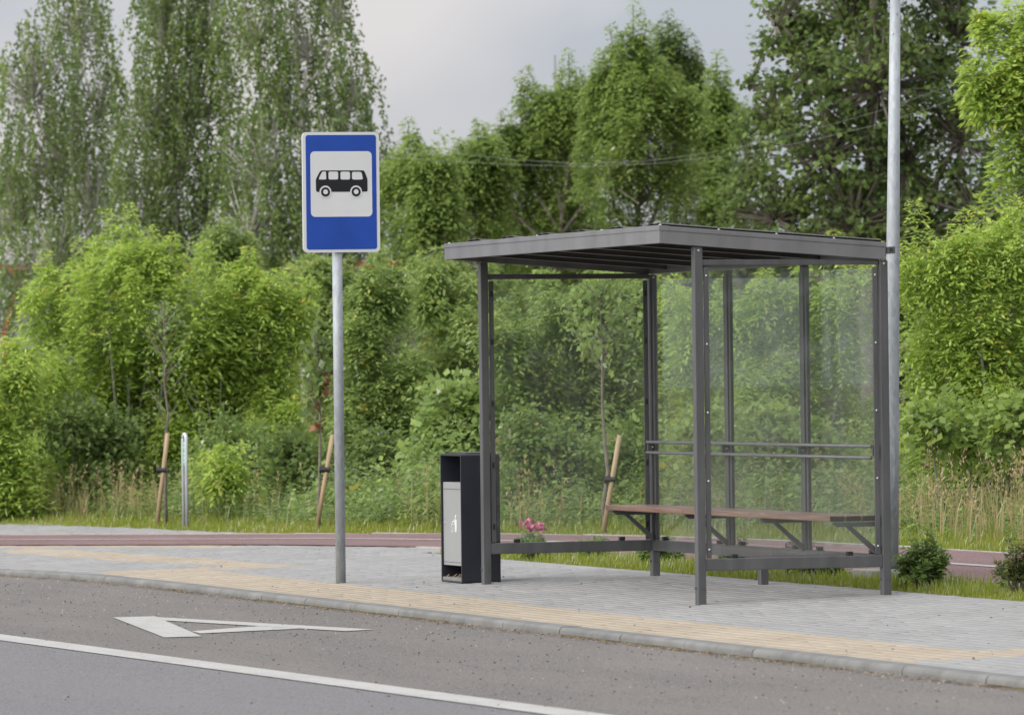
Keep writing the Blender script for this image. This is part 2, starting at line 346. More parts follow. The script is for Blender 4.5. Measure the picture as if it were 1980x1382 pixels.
# kerb stones, one by one
hb = MB(); kb = hb
n2 = normals2(KB); A = KB - n2 * 0.17; B = KB + n2 * 0.03
kerb = strip_mesh('kerb', A, B, -0.075, M['bed']); tag(kerb, kind='structure')
SL = 1.06
prof = [(0.0, -0.2), (0.0, 0.0), (-0.004, 0.004)] + [(-0.122 - 0.028 * math.sin(a), 0.004 - 0.028 + 0.028 * math.cos(a)) for a in np.linspace(0, math.pi / 2, 5)] + [(-0.155, -0.2)]
ks = []
for k in range(3):
    rnd = random.Random(k)
    m = MB(); m.prism([(u + rnd.uniform(-0.0015, 0.0015), w) for u, w in prof], lambda u, w, t: (t, u, w), -SL / 2 + 0.005, SL / 2 - 0.005)
    ks.append(m.mesh('kerb_stone', M['kerb']))
s_ = np.r_[0, np.cumsum(np.linalg.norm(np.diff(KB, axis=0), axis=1))]
at_s = lambda s: np.array([np.interp(s, s_, KB[:, 0]), np.interp(s, s_, KB[:, 1])])
rnd = random.Random(5); s0 = float(np.interp(2.06, KB[:, 0], s_)) % SL
while s0 + SL < s_[-1]:
    a, b = at_s(s0), at_s(s0 + SL); c = (a + b) / 2; d = b - a
    if -17 < c[0] < 15:
        o = bpy.data.objects.new('kerb_stone', rnd.choice(ks)); link(o, kerb)
        o.location = (c[0], c[1] + rnd.uniform(-0.002, 0.002), gz(*c) + 0.004 + rnd.uniform(-0.001, 0.0015)); o.rotation_euler = (0, rnd.uniform(-0.0008, 0.0008), math.atan2(d[1], d[0]))
    s0 += SL

# red cycle path
cl = catmull([(-24, -5.6), (-20, -3.6), (-16.6, -1.72), (-13.92, -0.18), (-12.13, 0.87), (-10.12, 2.03), (-8.59, 2.60), (-6.8, 3.10), (-4.5, 3.38), (-2, 3.45), (1, 3.45), (5, 3.44), (14, 3.44), (26, 3.44)], 0.3)
cn = normals2(cl)
path = strip_mesh('cycle_path', cl - cn, cl + cn, 0.008, M['redpath']); tag(path, kind='structure')
pm = strip_mesh('path_line_marking', cl - cn * 0.055, cl + cn * 0.055, 0.012, M['paint']); tag(pm, kind='structure')
ed = tag(strip_mesh('path_bed', cl - cn * 1.10, cl + cn * 1.10, -0.022, M['bed']), kind='structure')
em = MB(); em.box(-0.495, 0.495, -0.03, 0.03, -0.12, 0.014); eme = em.mesh('edging_stone', M['conc'])
ps = np.r_[0, np.cumsum(np.linalg.norm(np.diff(cl, axis=0), axis=1))]
rnd = random.Random(8)
for side in (1, -1):
    E_ = cl + cn * 1.035 * side; es = np.r_[0, np.cumsum(np.linalg.norm(np.diff(E_, axis=0), axis=1))]
    s0 = 0.3
    while s0 + 1 < es[-1]:
        a = np.array([np.interp(s0, es, E_[:, i]) for i in (0, 1)]); b = np.array([np.interp(s0 + 1, es, E_[:, i]) for i in (0, 1)])
        c = (a + b) / 2
        if -15 < c[0] < 4.5 and (side == 1 or c[0] > -7.5):
            o = link(bpy.data.objects.new('edging_stone', eme), path); o.location = (c[0], c[1], gz(*c) + rnd.uniform(-0.004, 0.003)); o.rotation_euler[2] = math.atan2(b[1] - a[1], b[0] - a[0])
        s0 += 1.0

# pavers: grey block paving with tan tactile bands
grass_front = 1.62
near = cl - cn * 0.95
main_poly = [tuple(p) for p in KB if p[0] < 16] + [(16, grass_front), (-6.2, grass_front), (-6.5, 2.2)] + [tuple(p) for p in near[::-1] if -19 < p[0] < -6.8]
farp = cl + cn * 0.95
wedge_poly = [tuple(p) for p in farp if -24 < p[0] < -11.2] + [(-11.9, 2.30), (-13.1, 1.98), (-16, 1.68), (-19.0, 1.09), (-24, -0.3)]
px, py = 0.2, 0.1
ix = np.arange(-110, 75); iy = np.arange(-34, 26)
gxx, gyy = np.meshgrid(ix, iy); cx = (gxx + 0.5 * (gyy % 2)) * px; cyy = gyy * py + 0.03
rs = np.random.RandomState(3)
cx = cx.ravel(); cyy = cyy.ravel()
ok = inside(main_poly, cx, cyy) | inside(wedge_poly, cx, cyy)
vis, dist = in_view(np.c_[cx, cyy, gz(cx, cyy)], 0.75, 0.75); ok &= vis
cx, cyy, dist = cx[ok], cyy[ok], dist[ok]
tan_polys = [[(-5.25, -1.56), (11.2, -1.56), (11.2, -0.82), (-5.25, -0.72)], [(-5.4, -1.5), (-4.8, -1.5), (-4.8, 0.05), (-5.4, 0.0)],
             [(-4.8, 0.05), (-8.0, -0.10), (-11.6, -0.45), (-11.2, -0.95), (-9.2, -0.80), (-7.3, -0.66), (-5.2, -0.22)],
             [(10.6, -1.0), (11.2, -1.0), (11.2, 1.6), (10.6, 1.6)]]
tan = np.zeros(len(cx), bool)
for p in tan_polys: tan |= inside(p, cx, cyy)
tan &= ~((cx > 11.2))
for sgn in (1.0, -1.0):                                                     # warning strips along the crossing path
    S = cl + cn * sgn * 1.0; S2 = cl + cn * sgn * 1.4; sel = (cl[:, 0] < (-11.0 if sgn > 0 else -9.8)) & (cl[:, 0] > -19)
    tan |= inside([tuple(p) for p in S[sel]] + [tuple(p) for p in S2[sel][::-1]], cx, cyy)
bed = MB(); 
base_poly = MB()
pave = strip_mesh('pavement', KB + n2 * 0.0, np.array([(p[0], 1.66) for p in KB]), -0.012, M['bed']); tag(pave, kind='structure')
wb = [(x, y) for x, y in wedge_poly]; 
h, c_, g_ = 0.03, 0.0016, 0.0007
def paver_verts():
    a, b = px / 2 - g_, py / 2 - g_; v = []
    for (u, w, z) in ((a - c_, b - c_, 0), (a, b, -c_), (a, b, -h)): v += [(-u, -w, z), (u, -w, z), (u, w, z), (-u, w, z)]
    return np.array(v)
pv = paver_verts(); pf = np.array([(0, 1, 2, 3)] + [(4 + i, 4 + (i + 1) % 4, (i + 1) % 4, i) for i in range(4)] + [(8 + i, 8 + (i + 1) % 4, 4 + (i + 1) % 4, 4 + i) for i in range(4)])
order = np.argsort(dist); vis2, _ = in_view(np.c_[cx, cyy, gz(cx, cyy)], 0.5, 0.5)
single = [i for i in order if vis2[i]][:300]; smask = np.zeros(len(cx), bool); smask[single] = True
pm_g = np_mesh('paver', pv, pf, M['paver']); pm_t = np_mesh('paver', pv, pf, M['tan'])
for i in single:
    o = link(bpy.data.objects.new('paver', pm_t if tan[i] else pm_g), pave)
    o.location = (cx[i], cyy[i], gz(cx[i], cyy[i]) + rs.uniform(-0.0015, 0.0015)); o.rotation_euler = (math.atan(0.024) + rs.uniform(-0.004, 0.004), rs.uniform(-0.004, 0.004), rs.uniform(-0.004, 0.004))
for nm, msk, mt in (('grey_paver_field', ~tan & ~smask, M['paver']), ('tan_paver_band', tan & ~smask, M['tan'])):
    n = int(msk.sum()); P = np.repeat(pv[None], n, 0) + np.stack([cx[msk], cyy[msk], np.zeros(n)], 1)[:, None]
    P[..., 2] += gz(P[..., 0], P[..., 1]) + rs.uniform(-0.0015, 0.0015, (n, 1)) + (P[..., 0] - cx[msk][:, None]) * rs.uniform(-0.003, 0.003, (n, 1)) + (P[..., 1] - cyy[msk][:, None]) * rs.uniform(-0.005, 0.005, (n, 1))
    FF = (pf[None] + (np.arange(n) * 12)[:, None, None]).reshape(-1, 4)
    tag(link(bpy.data.objects.new(nm, np_mesh(nm, P.reshape(-1, 3), FF, mt)), pave), kind='stuff')

# grit on the road, straw along the kerb
def scatter_grit(name, n, xr, yfun, size, mat, seed, z0=ROAD):
    r = np.random.RandomState(seed); x = r.uniform(*xr, n); y = yfun(r, x, n)
    s = size[0] + (size[1] - size[0]) * r.rand(n) ** 3
    base = np.array([(1, 0, 0), (-0.5, 0.87, 0), (-0.5, -0.87, 0), (0, 0, 0.9)]); 
    P = base[None] * (s[:, None, None] * r.uniform(0.6, 1.3, (n, 4, 1))); a = r.uniform(0, 6.28, n)
    c, sn = np.cos(a)[:, None], np.sin(a)[:, None]; X = P[..., 0] * c - P[..., 1] * sn; Y = P[..., 0] * sn + P[..., 1] * c
    P = np.stack([X + x[:, None], Y + y[:, None], P[..., 2]], -1); P[..., 2] += 0.024 * y[:, None] + z0
    f = np.array([(0, 1, 3), (1, 2, 3), (2, 0, 3)]); FF = (f[None] + (np.arange(n) * 4)[:, None, None]).reshape(-1, 3)
    o = link(bpy.data.objects.new(name, np_mesh(name, P.reshape(-1, 3), FF, mat))); return o
yk = lambda x: np.interp(x, KB[:, 0], KB[:, 1]) - 0.155
road_y = lambda r, x, n: np.where(r.rand(n) < 0.75, yk(x) - 0.03 - 2.6 * r.rand(n), yk(x) - 0.02 - 4.2 * r.rand(n))
tag(scatter_grit('dark_grit', 2600, (-9, 14), road_y, (0.0025, 0.011), M['pebble'], 1), 'dark grit and small stones scattered on the bus bay asphalt', 'grit', kind='stuff')
tag(scatter_grit('pale_grit', 900, (-9, 14), lambda r, x, n: yk(x) - 0.03 - 1.6 * r.rand(n) ** 2, (0.003, 0.009), M['pebble2'], 2), 'pale grit lying along the kerb on the asphalt', 'grit', kind='stuff')
tag(scatter_grit('pavement_crumbs', 150, (-9, 13), lambda r, x, n: r.uniform(-1.5, 1.6, n), (0.003, 0.012), M['pebble'], 4, 0.001), 'dark crumbs of soil scattered on the paving', 'grit', kind='stuff')
def straw(name, n, seed):
    r = np.random.RandomState(seed); x = r.uniform(-9, 14, n); dens = 0.5 + 0.5 * np.sin(x * 2.1) * np.sin(x * 0.77 + 1)
    y = yk(x) - 0.012 - np.abs(r.normal(0, 0.045, n)) * (0.5 + dens); l = r.uniform(0.015, 0.06, n); a = r.normal(0, 0.6, n); w = r.uniform(0.0015, 0.004, n)
    d = np.stack([np.cos(a), np.sin(a), r.uniform(-0.1, 0.25, n)], 1); sd = np.stack([-np.sin(a), np.cos(a), np.zeros(n)], 1)
    p = np.stack([x, y, 0.024 * y + ROAD + r.uniform(0.002, 0.012, n)], 1); e = p + d * l[:, None]
    Q = np.stack([p - sd * w[:, None], p + sd * w[:, None], e + sd * w[:, None] * 0.4, e - sd * w[:, None] * 0.4], 1)
    return quads(name, Q, M['straw'], r.rand(n))
tag(straw('straw_litter', 4200, 6), 'dry straw and seed litter lying along the foot of the kerb', 'litter', kind='stuff')

# ------------------------------------------------------------------ bus shelter
LX, DY = 4.325, 1.32
P2 = 0.03                                                            # half a post
sh = empty('bus_shelter', (0, 0, 0), 'dark grey steel bus shelter with glass walls, flat roof and wooden bench', 'bus shelter')
def post(x, y, top, n='post', z0=None, hw=P2):
    z0 = gz(x, y) - 0.02 if z0 is None else z0
    return MB().box(x - hw, x + hw, y - hw, y + hw, z0, top).build(n, M['steel'], sh, bevel=0.006)
zb = lambda y: 2.375 - 0.0714 * (y + 0.28)                           # underside of the roof frame
pA, pB, pC, pD = post(0, 0, zb(0.03) - 0.002), post(LX, 0, zb(0.03) - 0.002), post(LX, DY, zb(DY + .03) - 0.002), post(0, DY, zb(DY + .03) - 0.002)
mids = [1.535, 2.965]
for x in mids: post(x, DY, zb(DY + .03) - 0.002, 'mullion', 0.302, 0.026)
MB().box(2.14 - 0.03, 2.14 + 0.03, DY - 0.03, DY + 0.03, gz(0, DY) - 0.02, 0.2195).build('centre_foot', M['steel'], sh, bevel=0.005)
b0, b1 = 0.2205, 0.3005
for nm, x0, x1, y0, y1 in (('side_beam', -0.027, 0.027, P2 + .0005, DY - P2 - .0005), ('side_beam', LX - 0.027, LX + 0.027, P2 + .0005, DY - P2 - .0005), ('back_beam', P2 + .0005, LX - P2 - .0005, DY - 0.027, DY + 0.027)):
    MB().box(x0, x1, y0, y1, b0, b1).build(nm, M['steel'], sh, bevel=0.005)
for x in (0, LX): MB().box(x - 0.018, x + 0.018, P2 + .0005, DY - P2 - .0005, 2.228, 2.266).build('top_rail', M['steel'], sh, bevel=0.005)
# glass and the bars that clamp it
def pane(x0, x1, y0, y1):
    o = MB().box(x0, x1, y0, y1, 0.315, 2.213).build('glass_pane', M['glass'], sh)
    o.data.materials.append(M['glassedge']); o.data.polygons[1].material_index = 1; return o
gw = 0.004
def bar(x0, x1, y0, y1, screws, axis):
    o = MB().box(x0, x1, y0, y1, 0.304, 2.214).build('glazing_bar', M['steel'], sh, bevel=0.003)
    for z in screws:
        m = MB(); cxx, cyv = (x0 + x1) / 2, (y0 + y1) / 2
        if axis == 'x': m.tube([(x1, cyv, z), (x1 + 0.004, cyv, z), (x1 + 0.007, cyv, z)], [0.0075, 0.0075, 0.003], 8)
        else: m.tube([(cxx, y0, z), (cxx, y0 - 0.004, z), (cxx, y0 - 0.007, z)], [0.0075, 0.0075, 0.003], 8)
        m.build('screw', M['screw'], o)
SC = (0.36, 0.81, 1.26, 1.71, 2.16)
for x in (0, LX):
    pane(x - gw, x + gw, P2 + 0.014, DY - P2 - 0.014)
    for y0 in (P2 + 0.010, DY - P2 - 0.010 - 0.036):
        bar(x + gw + .001, x + gw + 0.011, y0, y0 + 0.036, SC if x else (), 'x')
        for z in (0.42, 0.87, 1.32, 1.77, 2.12):
            if not x: MB().box(x + gw + 0.0115, x + gw + 0.020, y0 + 0.012, y0 + 0.022, z - 0.02, z + 0.02).build('glazing_clamp', M['rubber'], sh)
xs_ = [P2] + mids + [LX - P2]
for i in range(3):
    a = (P2 if i == 0 else mids[i - 1] + 0.026) + 0.012; b = (LX - P2 if i == 2 else mids[i] - 0.026) - 0.012
    pane(a, b, DY - gw, DY + gw)
    for x0 in (a - 0.004, b - 0.026): bar(x0, x0 + 0.03, DY - gw - 0.012, DY - gw - .001, (), 'y')
    for x in (a + 0.18, b - 0.18): MB().box(x - 0.02, x + 0.02, DY - 0.02, DY + 0.02, 0.301, 0.327).build('glass_clip', M['rubber'], sh, bevel=0.003)
for x in (0, LX):
    for y in (0.24, 1.06): MB().box(x - 0.02, x + 0.02, y - 0.02, y + 0.02, 0.301, 0.327).build('glass_clip', M['rubber'], sh, bevel=0.003)
# back rails
for z in (0.945, 1.022): MB().tube([(0.06, DY - 0.075, z), (LX - 0.05, DY - 0.075, z)], 0.012, 10).build('back_rail', M['fascia'], sh, smooth=True)
for x in (0.045, mids[0], mids[1], LX - 0.045):
    m = MB(); m.box(x - 0.012, x + 0.012, DY - 0.066, DY - 0.0315, 0.955, 1.012); m.build('rail_bracket', M['steel'], sh)
    for dx in (-0.022, 0.022):
        MB().tube([(x + dx, DY - 0.028, 0.984), (x + dx, DY - 0.040, 0.984)], 0.007, 8).build('bolt', M['screw'], sh)
# bench
y0 = 0.950
for k in range(3):
    ya = y0 + k * 0.117
    for (xa, xb) in ((-0.045, 1.53), (1.533, 4.255)):
        o = MB().box(xa, xb, ya, ya + 0.105, 0.524, 0.562).build('bench_plank', M['wood'], sh, bevel=0.006)
        if xb > 4: MB().box(xb - 0.004, xb + 0.0015, ya + 0.004, ya + 0.101, 0.528, 0.558).build('end_grain', M['woodend'], o)
for x in (0.052, mids[0], mids[1], LX - 0.052):
    m = MB(); w = 0.018
    m.prism([(0.965, 0.521), (DY - 0.035, 0.521), (DY - 0.035, 0.489), (1.0, 0.489), (0.965, 0.51)], lambda u, v, t: (t, u, v), x - w, x + w)
    m.prism([(1.062, 0.4885), (1.10, 0.4885), (DY - 0.034, 0.335), (DY - 0.034, 0.29)], lambda u, v, t: (t, u, v), x - w * 0.8, x + w * 0.8)
    m.build('bench_bracket', M['steel'], sh, bevel=0.002)
# roof: ribbed sheet on a fascia frame
RX0, RX1, RY0, RY1 = -0.045, 4.37, -0.28, 1.33
prof = []; step = 0.735; xk = RX0 + 0.03
while xk < RX1 - 0.05:
    prof += [(xk, 0), (xk + 0.38, 0), (xk + 0.42, 0.032), (xk + 0.50, 0.040), (xk + 0.54, 0.034), (xk + 0.62, 0.040), (xk + 0.69, 0.032)]; xk += step
prof = [(min(u, RX1 - 0.03), w) for u, w in prof] + [(RX1 - 0.03, 0)]
zt = lambda y: zb(y) + 0.098
m = MB(); n = len(prof); v = []
for y in (RY0 + 0.03, RY1 - 0.02):
    v += [(u, y, zt(y) + w) for u, w in prof]
for y in (RY0 + 0.03, RY1 - 0.02):
    v += [(u, y, zt(y) + w - 0.004) for u, w in prof]
f = [(i, i + 1, n + i + 1, n + i) for i in range(n - 1)] + [(2 * n + i + 1, 2 * n + i, 3 * n + i, 3 * n + i + 1) for i in range(n - 1)]
f += [(i, 2 * n + i, 2 * n + i + 1, i + 1) for i in range(n - 1)] + [(n + i + 1, 3 * n + i + 1, 3 * n + i, n + i) for i in range(n - 1)]
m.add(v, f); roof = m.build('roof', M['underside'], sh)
FH = 0.112
def fboard(x0, x1, y0, y1, za, zb_, name='fascia', mat='fascia'):
    return MB().hexa([(x0, y0, zb(y0) + za), (x1, y0, zb(y0) + za), (x1, y1, zb(y1) + za), (x0, y1, zb(y1) + za), (x0, y0, zb(y0) + zb_), (x1, y0, zb(y0) + zb_), (x1, y1, zb(y1) + zb_), (x0, y1, zb(y1) + zb_)]).build(name, M[mat], roof, bevel=0.002)
fboard(RX0, RX1, RY0, RY0 + 0.025, 0, FH - 0.028)
fboard(RX0, RX1, RY1 - 0.025, RY1, 0, FH - 0.028)
fboard(RX0, RX0 + 0.025, RY0 + 0.0255, RY1 - 0.0255, 0, FH - 0.028)
fboard(RX1 - 0.025, RX1, RY0 + 0.0255, RY1 - 0.0255, 0, FH - 0.028)
e = 0.004
fboard(RX0 - e, 1.30, RY0 - e, RY0 + 0.07, FH - 0.0275, FH + 0.003, 'flashing')
fboard(1.303, RX1 + e, RY0 - e, RY0 + 0.07, FH - 0.0285, FH + 0.005, 'flashing')
fboard(RX0 - e, RX0 + 0.06, RY0 + 0.0705, RY1 + e, FH - 0.0275, FH + 0.003, 'flashing')
fboard(RX1 - 0.06, RX1 + e, RY0 + 0.0705, RY1 + e, FH - 0.0275, FH + 0.003, 'flashing')
for (x, y) in [(LX + 0.01, -0.26), (LX + 0.01, 0.15), (LX + 0.01, 0.56), (LX + 0.01, 0.97), (-0.02, -0.25), (1.9, -0.25), (3.2, -0.25)]:
    z = zb(y) + FH + 0.004; MB().tube([(x, y, z), (x, y, z + 0.006), (x, y, z + 0.011)], [0.011, 0.011, 0.004], 8).build('screw', M['screw'], roof)
for k in range(6):                                                   # purlins seen from below
    x = 0.32 + k * 0.735; za = 0.030
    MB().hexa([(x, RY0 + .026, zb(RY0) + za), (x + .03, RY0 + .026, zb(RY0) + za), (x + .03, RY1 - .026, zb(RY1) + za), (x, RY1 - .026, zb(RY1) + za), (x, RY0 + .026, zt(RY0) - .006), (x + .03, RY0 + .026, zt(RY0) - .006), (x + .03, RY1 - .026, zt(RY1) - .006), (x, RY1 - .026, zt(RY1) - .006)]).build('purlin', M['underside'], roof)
    MB().hexa([(x - .008, RY0 + .027, zb(RY0) + za - .004), (x + .038, RY0 + .027, zb(RY0) + za - .004), (x + .038, RY1 - .027, zb(RY1) + za - .004), (x - .008, RY1 - .027, zb(RY1) + za - .004), (x - .008, RY0 + .027, zb(RY0) + za - .0005), (x + .038, RY0 + .027, zb(RY0) + za - .0005), (x + .038, RY1 - .027, zb(RY1) + za - .0005), (x - .008, RY1 - .027, zb(RY1) + za - .0005)]).build('purlin_flange', M['fascia'], roof)  # lighter grey than the web: the flange's lit line put into colour
gm = MB(); gm.prism([(0, 0), (0.012, 0), (0.012, -0.03), (0.045, -0.03), (0.045, 0.005), (0.052, 0.005), (0.052, -0.042), (0, -0.042)], lambda u, w, t: (t, RY1 + 0.005 + u, zb(RY1) + 0.082 + w), RX0 + 0.1, RX1 + 0.025)
gm.build('gutter', M['steel'], roof)
for (x, y, z) in ((LX + P2, 0, 2.325), (LX + P2, DY, 2.235), (0 + P2, DY, 2.235)):
    MB().tube([(x, y, z), (x + 0.005, y, z), (x + 0.008, y, z)], [0.009, 0.009, 0.004], 8).build('bolt', M['galv'], sh)
for (x, y) in ((LX, 0), (0, 0), (LX, DY), (0, DY)):
    MB().tube([(x - P2 * 0.3, y - P2, 0.11 + gz(x, y)), (x - P2 * 0.3, y - P2 - 0.007, 0.11 + gz(x, y))], 0.009, 6).build('bolt', M['steel'], sh)
    MB().tube([(x + P2, y + .004, 0.11 + gz(x, y)), (x + P2 + 0.007, y + .004, 0.11 + gz(x, y))], 0.009, 6).build('bolt', M['steel'], sh)

# ------------------------------------------------------------------ bus stop sign
SX, SY = -1.324, -0.699
sg = empty('bus_stop_sign', (SX, SY, gz(SX, SY)), 'blue and white bus stop sign with black bus symbol on a galvanised pole', 'sign')
MB().tube([(0, 0, -0.05), (0, 0, 3.30)], 0.038, 28).build('pole', M['galv'], sg, smooth=False).data.shade_smooth()
Yd = Vector((0.014, 1.0, 0)).normalized(); Nd = Vector((Yd.y, -Yd.x, 0)); SB = 2.478
def sp(u, w, t): return Yd * (u + 0.022) + Nd * (0.055 + t) + Vector((0, 0, SB + 0.9 - w + u * 0.006))
def rrect(u0, u1, w0, w1, r, n=6):
    out = []
    for (cu, cw, a0) in ((u1 - r, w0 + r, -90), (u1 - r, w1 - r, 0), (u0 + r, w1 - r, 90), (u0 + r, w0 + r, 180)):
        for k in range(n + 1): a = R_(a0 + 90 * k / n); out.append((cu + r * math.cos(a), cw + r * math.sin(a)))
    return out
def signpart(name, poly, t0, t1, mat, parent): return MB().prism(poly, sp, t0, t1).build(name, M[mat], parent)
plate = signpart('plate', rrect(-0.3, 0.3, 0, 0.9, 0.035), -0.02, 0.0, 'white', sg)
MB().prism(rrect(-0.27, 0.27, 0.03, 0.87, 0.03), sp, -0.024, -0.0205).build('plate_back', M['galv'], plate)
signpart('blue_face', rrect(-0.275, 0.275, 0.022, 0.878, 0.02), 0.0005, 0.0025, 'blue', plate)
signpart('white_field', rrect(-0.24, 0.24, 0.1445, 0.634, 0.033), 0.003, 0.0045, 'white', plate)
bx = lambda x: (x - 556) / 1137; by = lambda y: (y - 180) / 1191
body = [(375, 524), (384, 522), (746, 523), (757, 527), (765, 537), (786, 596), (788, 610), (788, 701), (785, 709), (777, 713), (343, 713), (334, 709), (330, 700), (329, 612), (331, 598), (362, 538)]
signpart('bus_symbol', [(bx(x), by(y)) for x, y in body], 0.005, 0.0062, 'black', plate)
def rpoly(p, k=0.16):
    out = []
    for i in range(len(p)):
        a, b, c = (np.array(p[j % len(p)], float) for j in (i - 1, i, i + 1))
        for t in (0, 0.5, 1):
            q0 = b + (a - b) * k; q1 = b + (c - b) * k; out.append(tuple((1 - t) ** 2 * q0 + 2 * t * (1 - t) * b + t * t * q1))
    return [(bx(x), by(y)) for x, y in out]
for w in ([(386, 533), (420, 533), (421, 602), (355, 602), (361, 580)], [(442, 533), (527, 533), (527, 603), (442, 603)], [(548, 534), (632, 534), (633, 604), (548, 604)], [(651, 536), (734, 537), (748, 604), (651, 605)]):
    signpart('bus_window', rpoly(w), 0.0065, 0.0074, 'white', plate)
circ = lambda x, y, r, n=24: [(bx(x) + r * math.cos(2 * math.pi * k / n), by(y) + r * math.sin(2 * math.pi * k / n)) for k in range(n)]
for x in (413, 685):
    signpart('wheel_arch', circ(x, 713, 0.0465), 0.0065, 0.0074, 'white', plate)
    signpart('wheel', circ(x, 714, 0.0355), 0.0077, 0.0086, 'black', plate)
    signpart('hub', circ(x, 713, 0.0185), 0.0089, 0.0098, 'white', plate)
for z in (2.62, 3.2):
    m = MB(); m.tube([(0.041 * math.cos(a), 0.041 * math.sin(a), z) for a in np.linspace(0, 6.2, 20)], 0.005, 6); m.build('clamp', M['galv'], sg)

# ------------------------------------------------------------------ litter bin
bn = empty('litter_bin', (-0.275, -0.095, gz(0, 0) - 0.002), 'dark anthracite litter bin with silver door beside the shelter post', 'litter bin')
BW, BD, BH = 0.475, 0.302, 0.952
m = MB(); fn = lambda u, w, t: (u - BW / 2 - BW / 2 + BW / 2, t, w)
outer = rrect(-BW, 0, 0, BH, 0.02, 3); inner = rrect(-BW + 0.014, -0.014, 0.012, BH - 0.014, 0.01, 3)
v = []; 
for t in (0.0, BD): v += [(u, t, w) for u, w in outer] + [(u, t, w) for u, w in inner]
n = len(outer); f = []
for i in range(n):
    j = (i + 1) % n
    f += [(i, j, n + j, n + i), (2 * n + j, 2 * n + i, 3 * n + i, 3 * n + j), (j, i, 2 * n + i, 2 * n + j), (n + i, n + j, 3 * n + j, 3 * n + i)]
m.add(v, f); m.build('shell', M['navy'], bn)
MB().box(-BW + 0.0145, -0.0145, BD - 0.02, BD - 0.004, 0.0125, BH - 0.0145).build('back_panel', M['navy'], bn)
MB().box(-BW + 0.03, -0.04, 0.05, BD - 0.05, BH + 0.0005, BH + 0.008).build('ashtray', M['navy'], bn)
d = MB().prism(rrect(-BW + 0.024, -0.0155, 0.128, 0.742, 0.008, 3), lambda u, w, t: (u, t, w), 0.012, 0.26).build('door', M['alu'], bn, bevel=0.003)
MB().box(-BW + 0.03, -0.02, 0.0105, 0.0115, 0.690, 0.693).build('seam', M['navy'], d)
MB().box(-BW + 0.03, -0.02, 0.0105, 0.0115, 0.150, 0.153).build('seam', M['navy'], d)
MB().tube([(-BW + 0.062, 0.012, 0.437), (-BW + 0.062, 0.006, 0.437)], 0.009, 12).build('lock', M['screw'], d)
def pic(polys, name):
    m = MB()
    for p in polys: m.prism([(-0.235 + u * 1.0, 0.435 + w) for u, w in p], lambda u, w, t: (u, t, w), 0.0095, 0.0112)
    return m.build(name, M['white'], d)
cir = lambda x, y, r: [(x + r * math.cos(2 * math.pi * k / 14), y + r * math.sin(2 * math.pi * k / 14)) for k in range(14)]
pic([cir(0.072, 0.055, 0.014), [(0.045, 0.036), (0.088, 0.036), (0.098, 0.02), (0.098, -0.02), (0.090, -0.06), (0.055, -0.06), (0.053, -0.01), (0.040, 0.005)],
     [(0.045, 0.032), (0.050, 0.020), (0.018, 0.010), (-0.002, 0.012), (-0.002, 0.020), (0.018, 0.022)]], 'person_symbol')
pic([[(-0.032, -0.006), (-0.026, -0.006), (-0.022, -0.06), (-0.028, -0.06)], [(0.016, -0.006), (0.022, -0.006), (0.016, -0.06), (0.010, -0.06)], [(-0.022, -0.055), (0.010, -0.055), (0.010, -0.06), (-0.022, -0.06)],
     [(-0.034, 0.0), (0.024, 0.0), (0.024, -0.006), (-0.034, -0.006)], [(-0.012, 0.012), (0.0, 0.006), (-0.006, 0.002), (-0.016, 0.006)]], 'basket_symbol')
MB().box(-BW + 0.0146, -0.0146, 0.004, 0.25, 0.0125, 0.040).build('base_tray', M['kerb'], bn, bevel=0.004)
r = random.Random(2); m = MB()
for k in range(16):
    x, y, a = r.uniform(-BW + 0.05, -0.05), r.uniform(0.02, 0.12), r.uniform(0, 3); l = r.uniform(0.01, 0.03)
    m.tube([(x, y, 0.042), (x + l * math.cos(a), y + l * math.sin(a), 0.048 + r.uniform(0, 0.02))], 0.003, 4)
m.build('litter', M['straw'], bn)['kind'] = 'stuff'

# ------------------------------------------------------------------ lamp post, hoop
LPX, LPY = 2.11, 2.30
lp = empty('lamp_post', (LPX, LPY, gz(LPX, LPY)), 'tall tapered galvanised lamp post behind the shelter beside the path', 'lamp post')
lean = np.array([0.330, 0.944]) * 0.0208
def lpt(z): return (lean[0] * z, lean[1] * z, z)
MB().tube([lpt(0.06), lpt(1.0), lpt(2.5), lpt(4.12)], [0.060, 0.055, 0.046, 0.0365], 28).build('shaft', M['galv'], lp, smooth=True)
MB().tube([lpt(4.121), lpt(4.24), lpt(4.25), lpt(7.2)], [0.0385, 0.0385, 0.036, 0.030], 28).build('upper_shaft', M['galv'], lp, smooth=True)
for z, a in ((4.00, 0.3), (3.86, -0.5), (3.85, 1.0)):
    q = lpt(z); dirv = Vector((math.cos(a - 0.33), math.sin(a - 0.33), 0)); MB().tube([Vector(q) + dirv * 0.036, Vector(q) + dirv * 0.045], 0.006, 6).build('bolt', M['screw'], lp)
m = MB(); hp = rrect(-0.055, 0.02, 0.62, 1.06, 0.03)
m.prism(hp, lambda u, w, t: (lean[0] * w + 0.33 * u + (0.944 * (0.0565 + t - 0.03 * (u + .0) ** 2 * 10)), lean[1] * w + 0.944 * u - 0.33 * (0.0565 + t), w), -0.012, -0.002); m.build('access_hatch', M['galv'], lp)
MB().tube([lpt(0.07), lpt(0.075)], 0.075, 24).build('collar_plate', M['steel'], lp)
MB().box(-0.20, 0.16, -0.21, 0.06, -0.1, 0.066).build('footing', M['conc'], lp, bevel=0.01)
m = MB(); m.tube([lpt(7.2), (0.14, -0.05, 7.45), (0.1, -0.7, 7.55)], 0.03, 12); m.build('arm', M['galv'], lp, smooth=True)
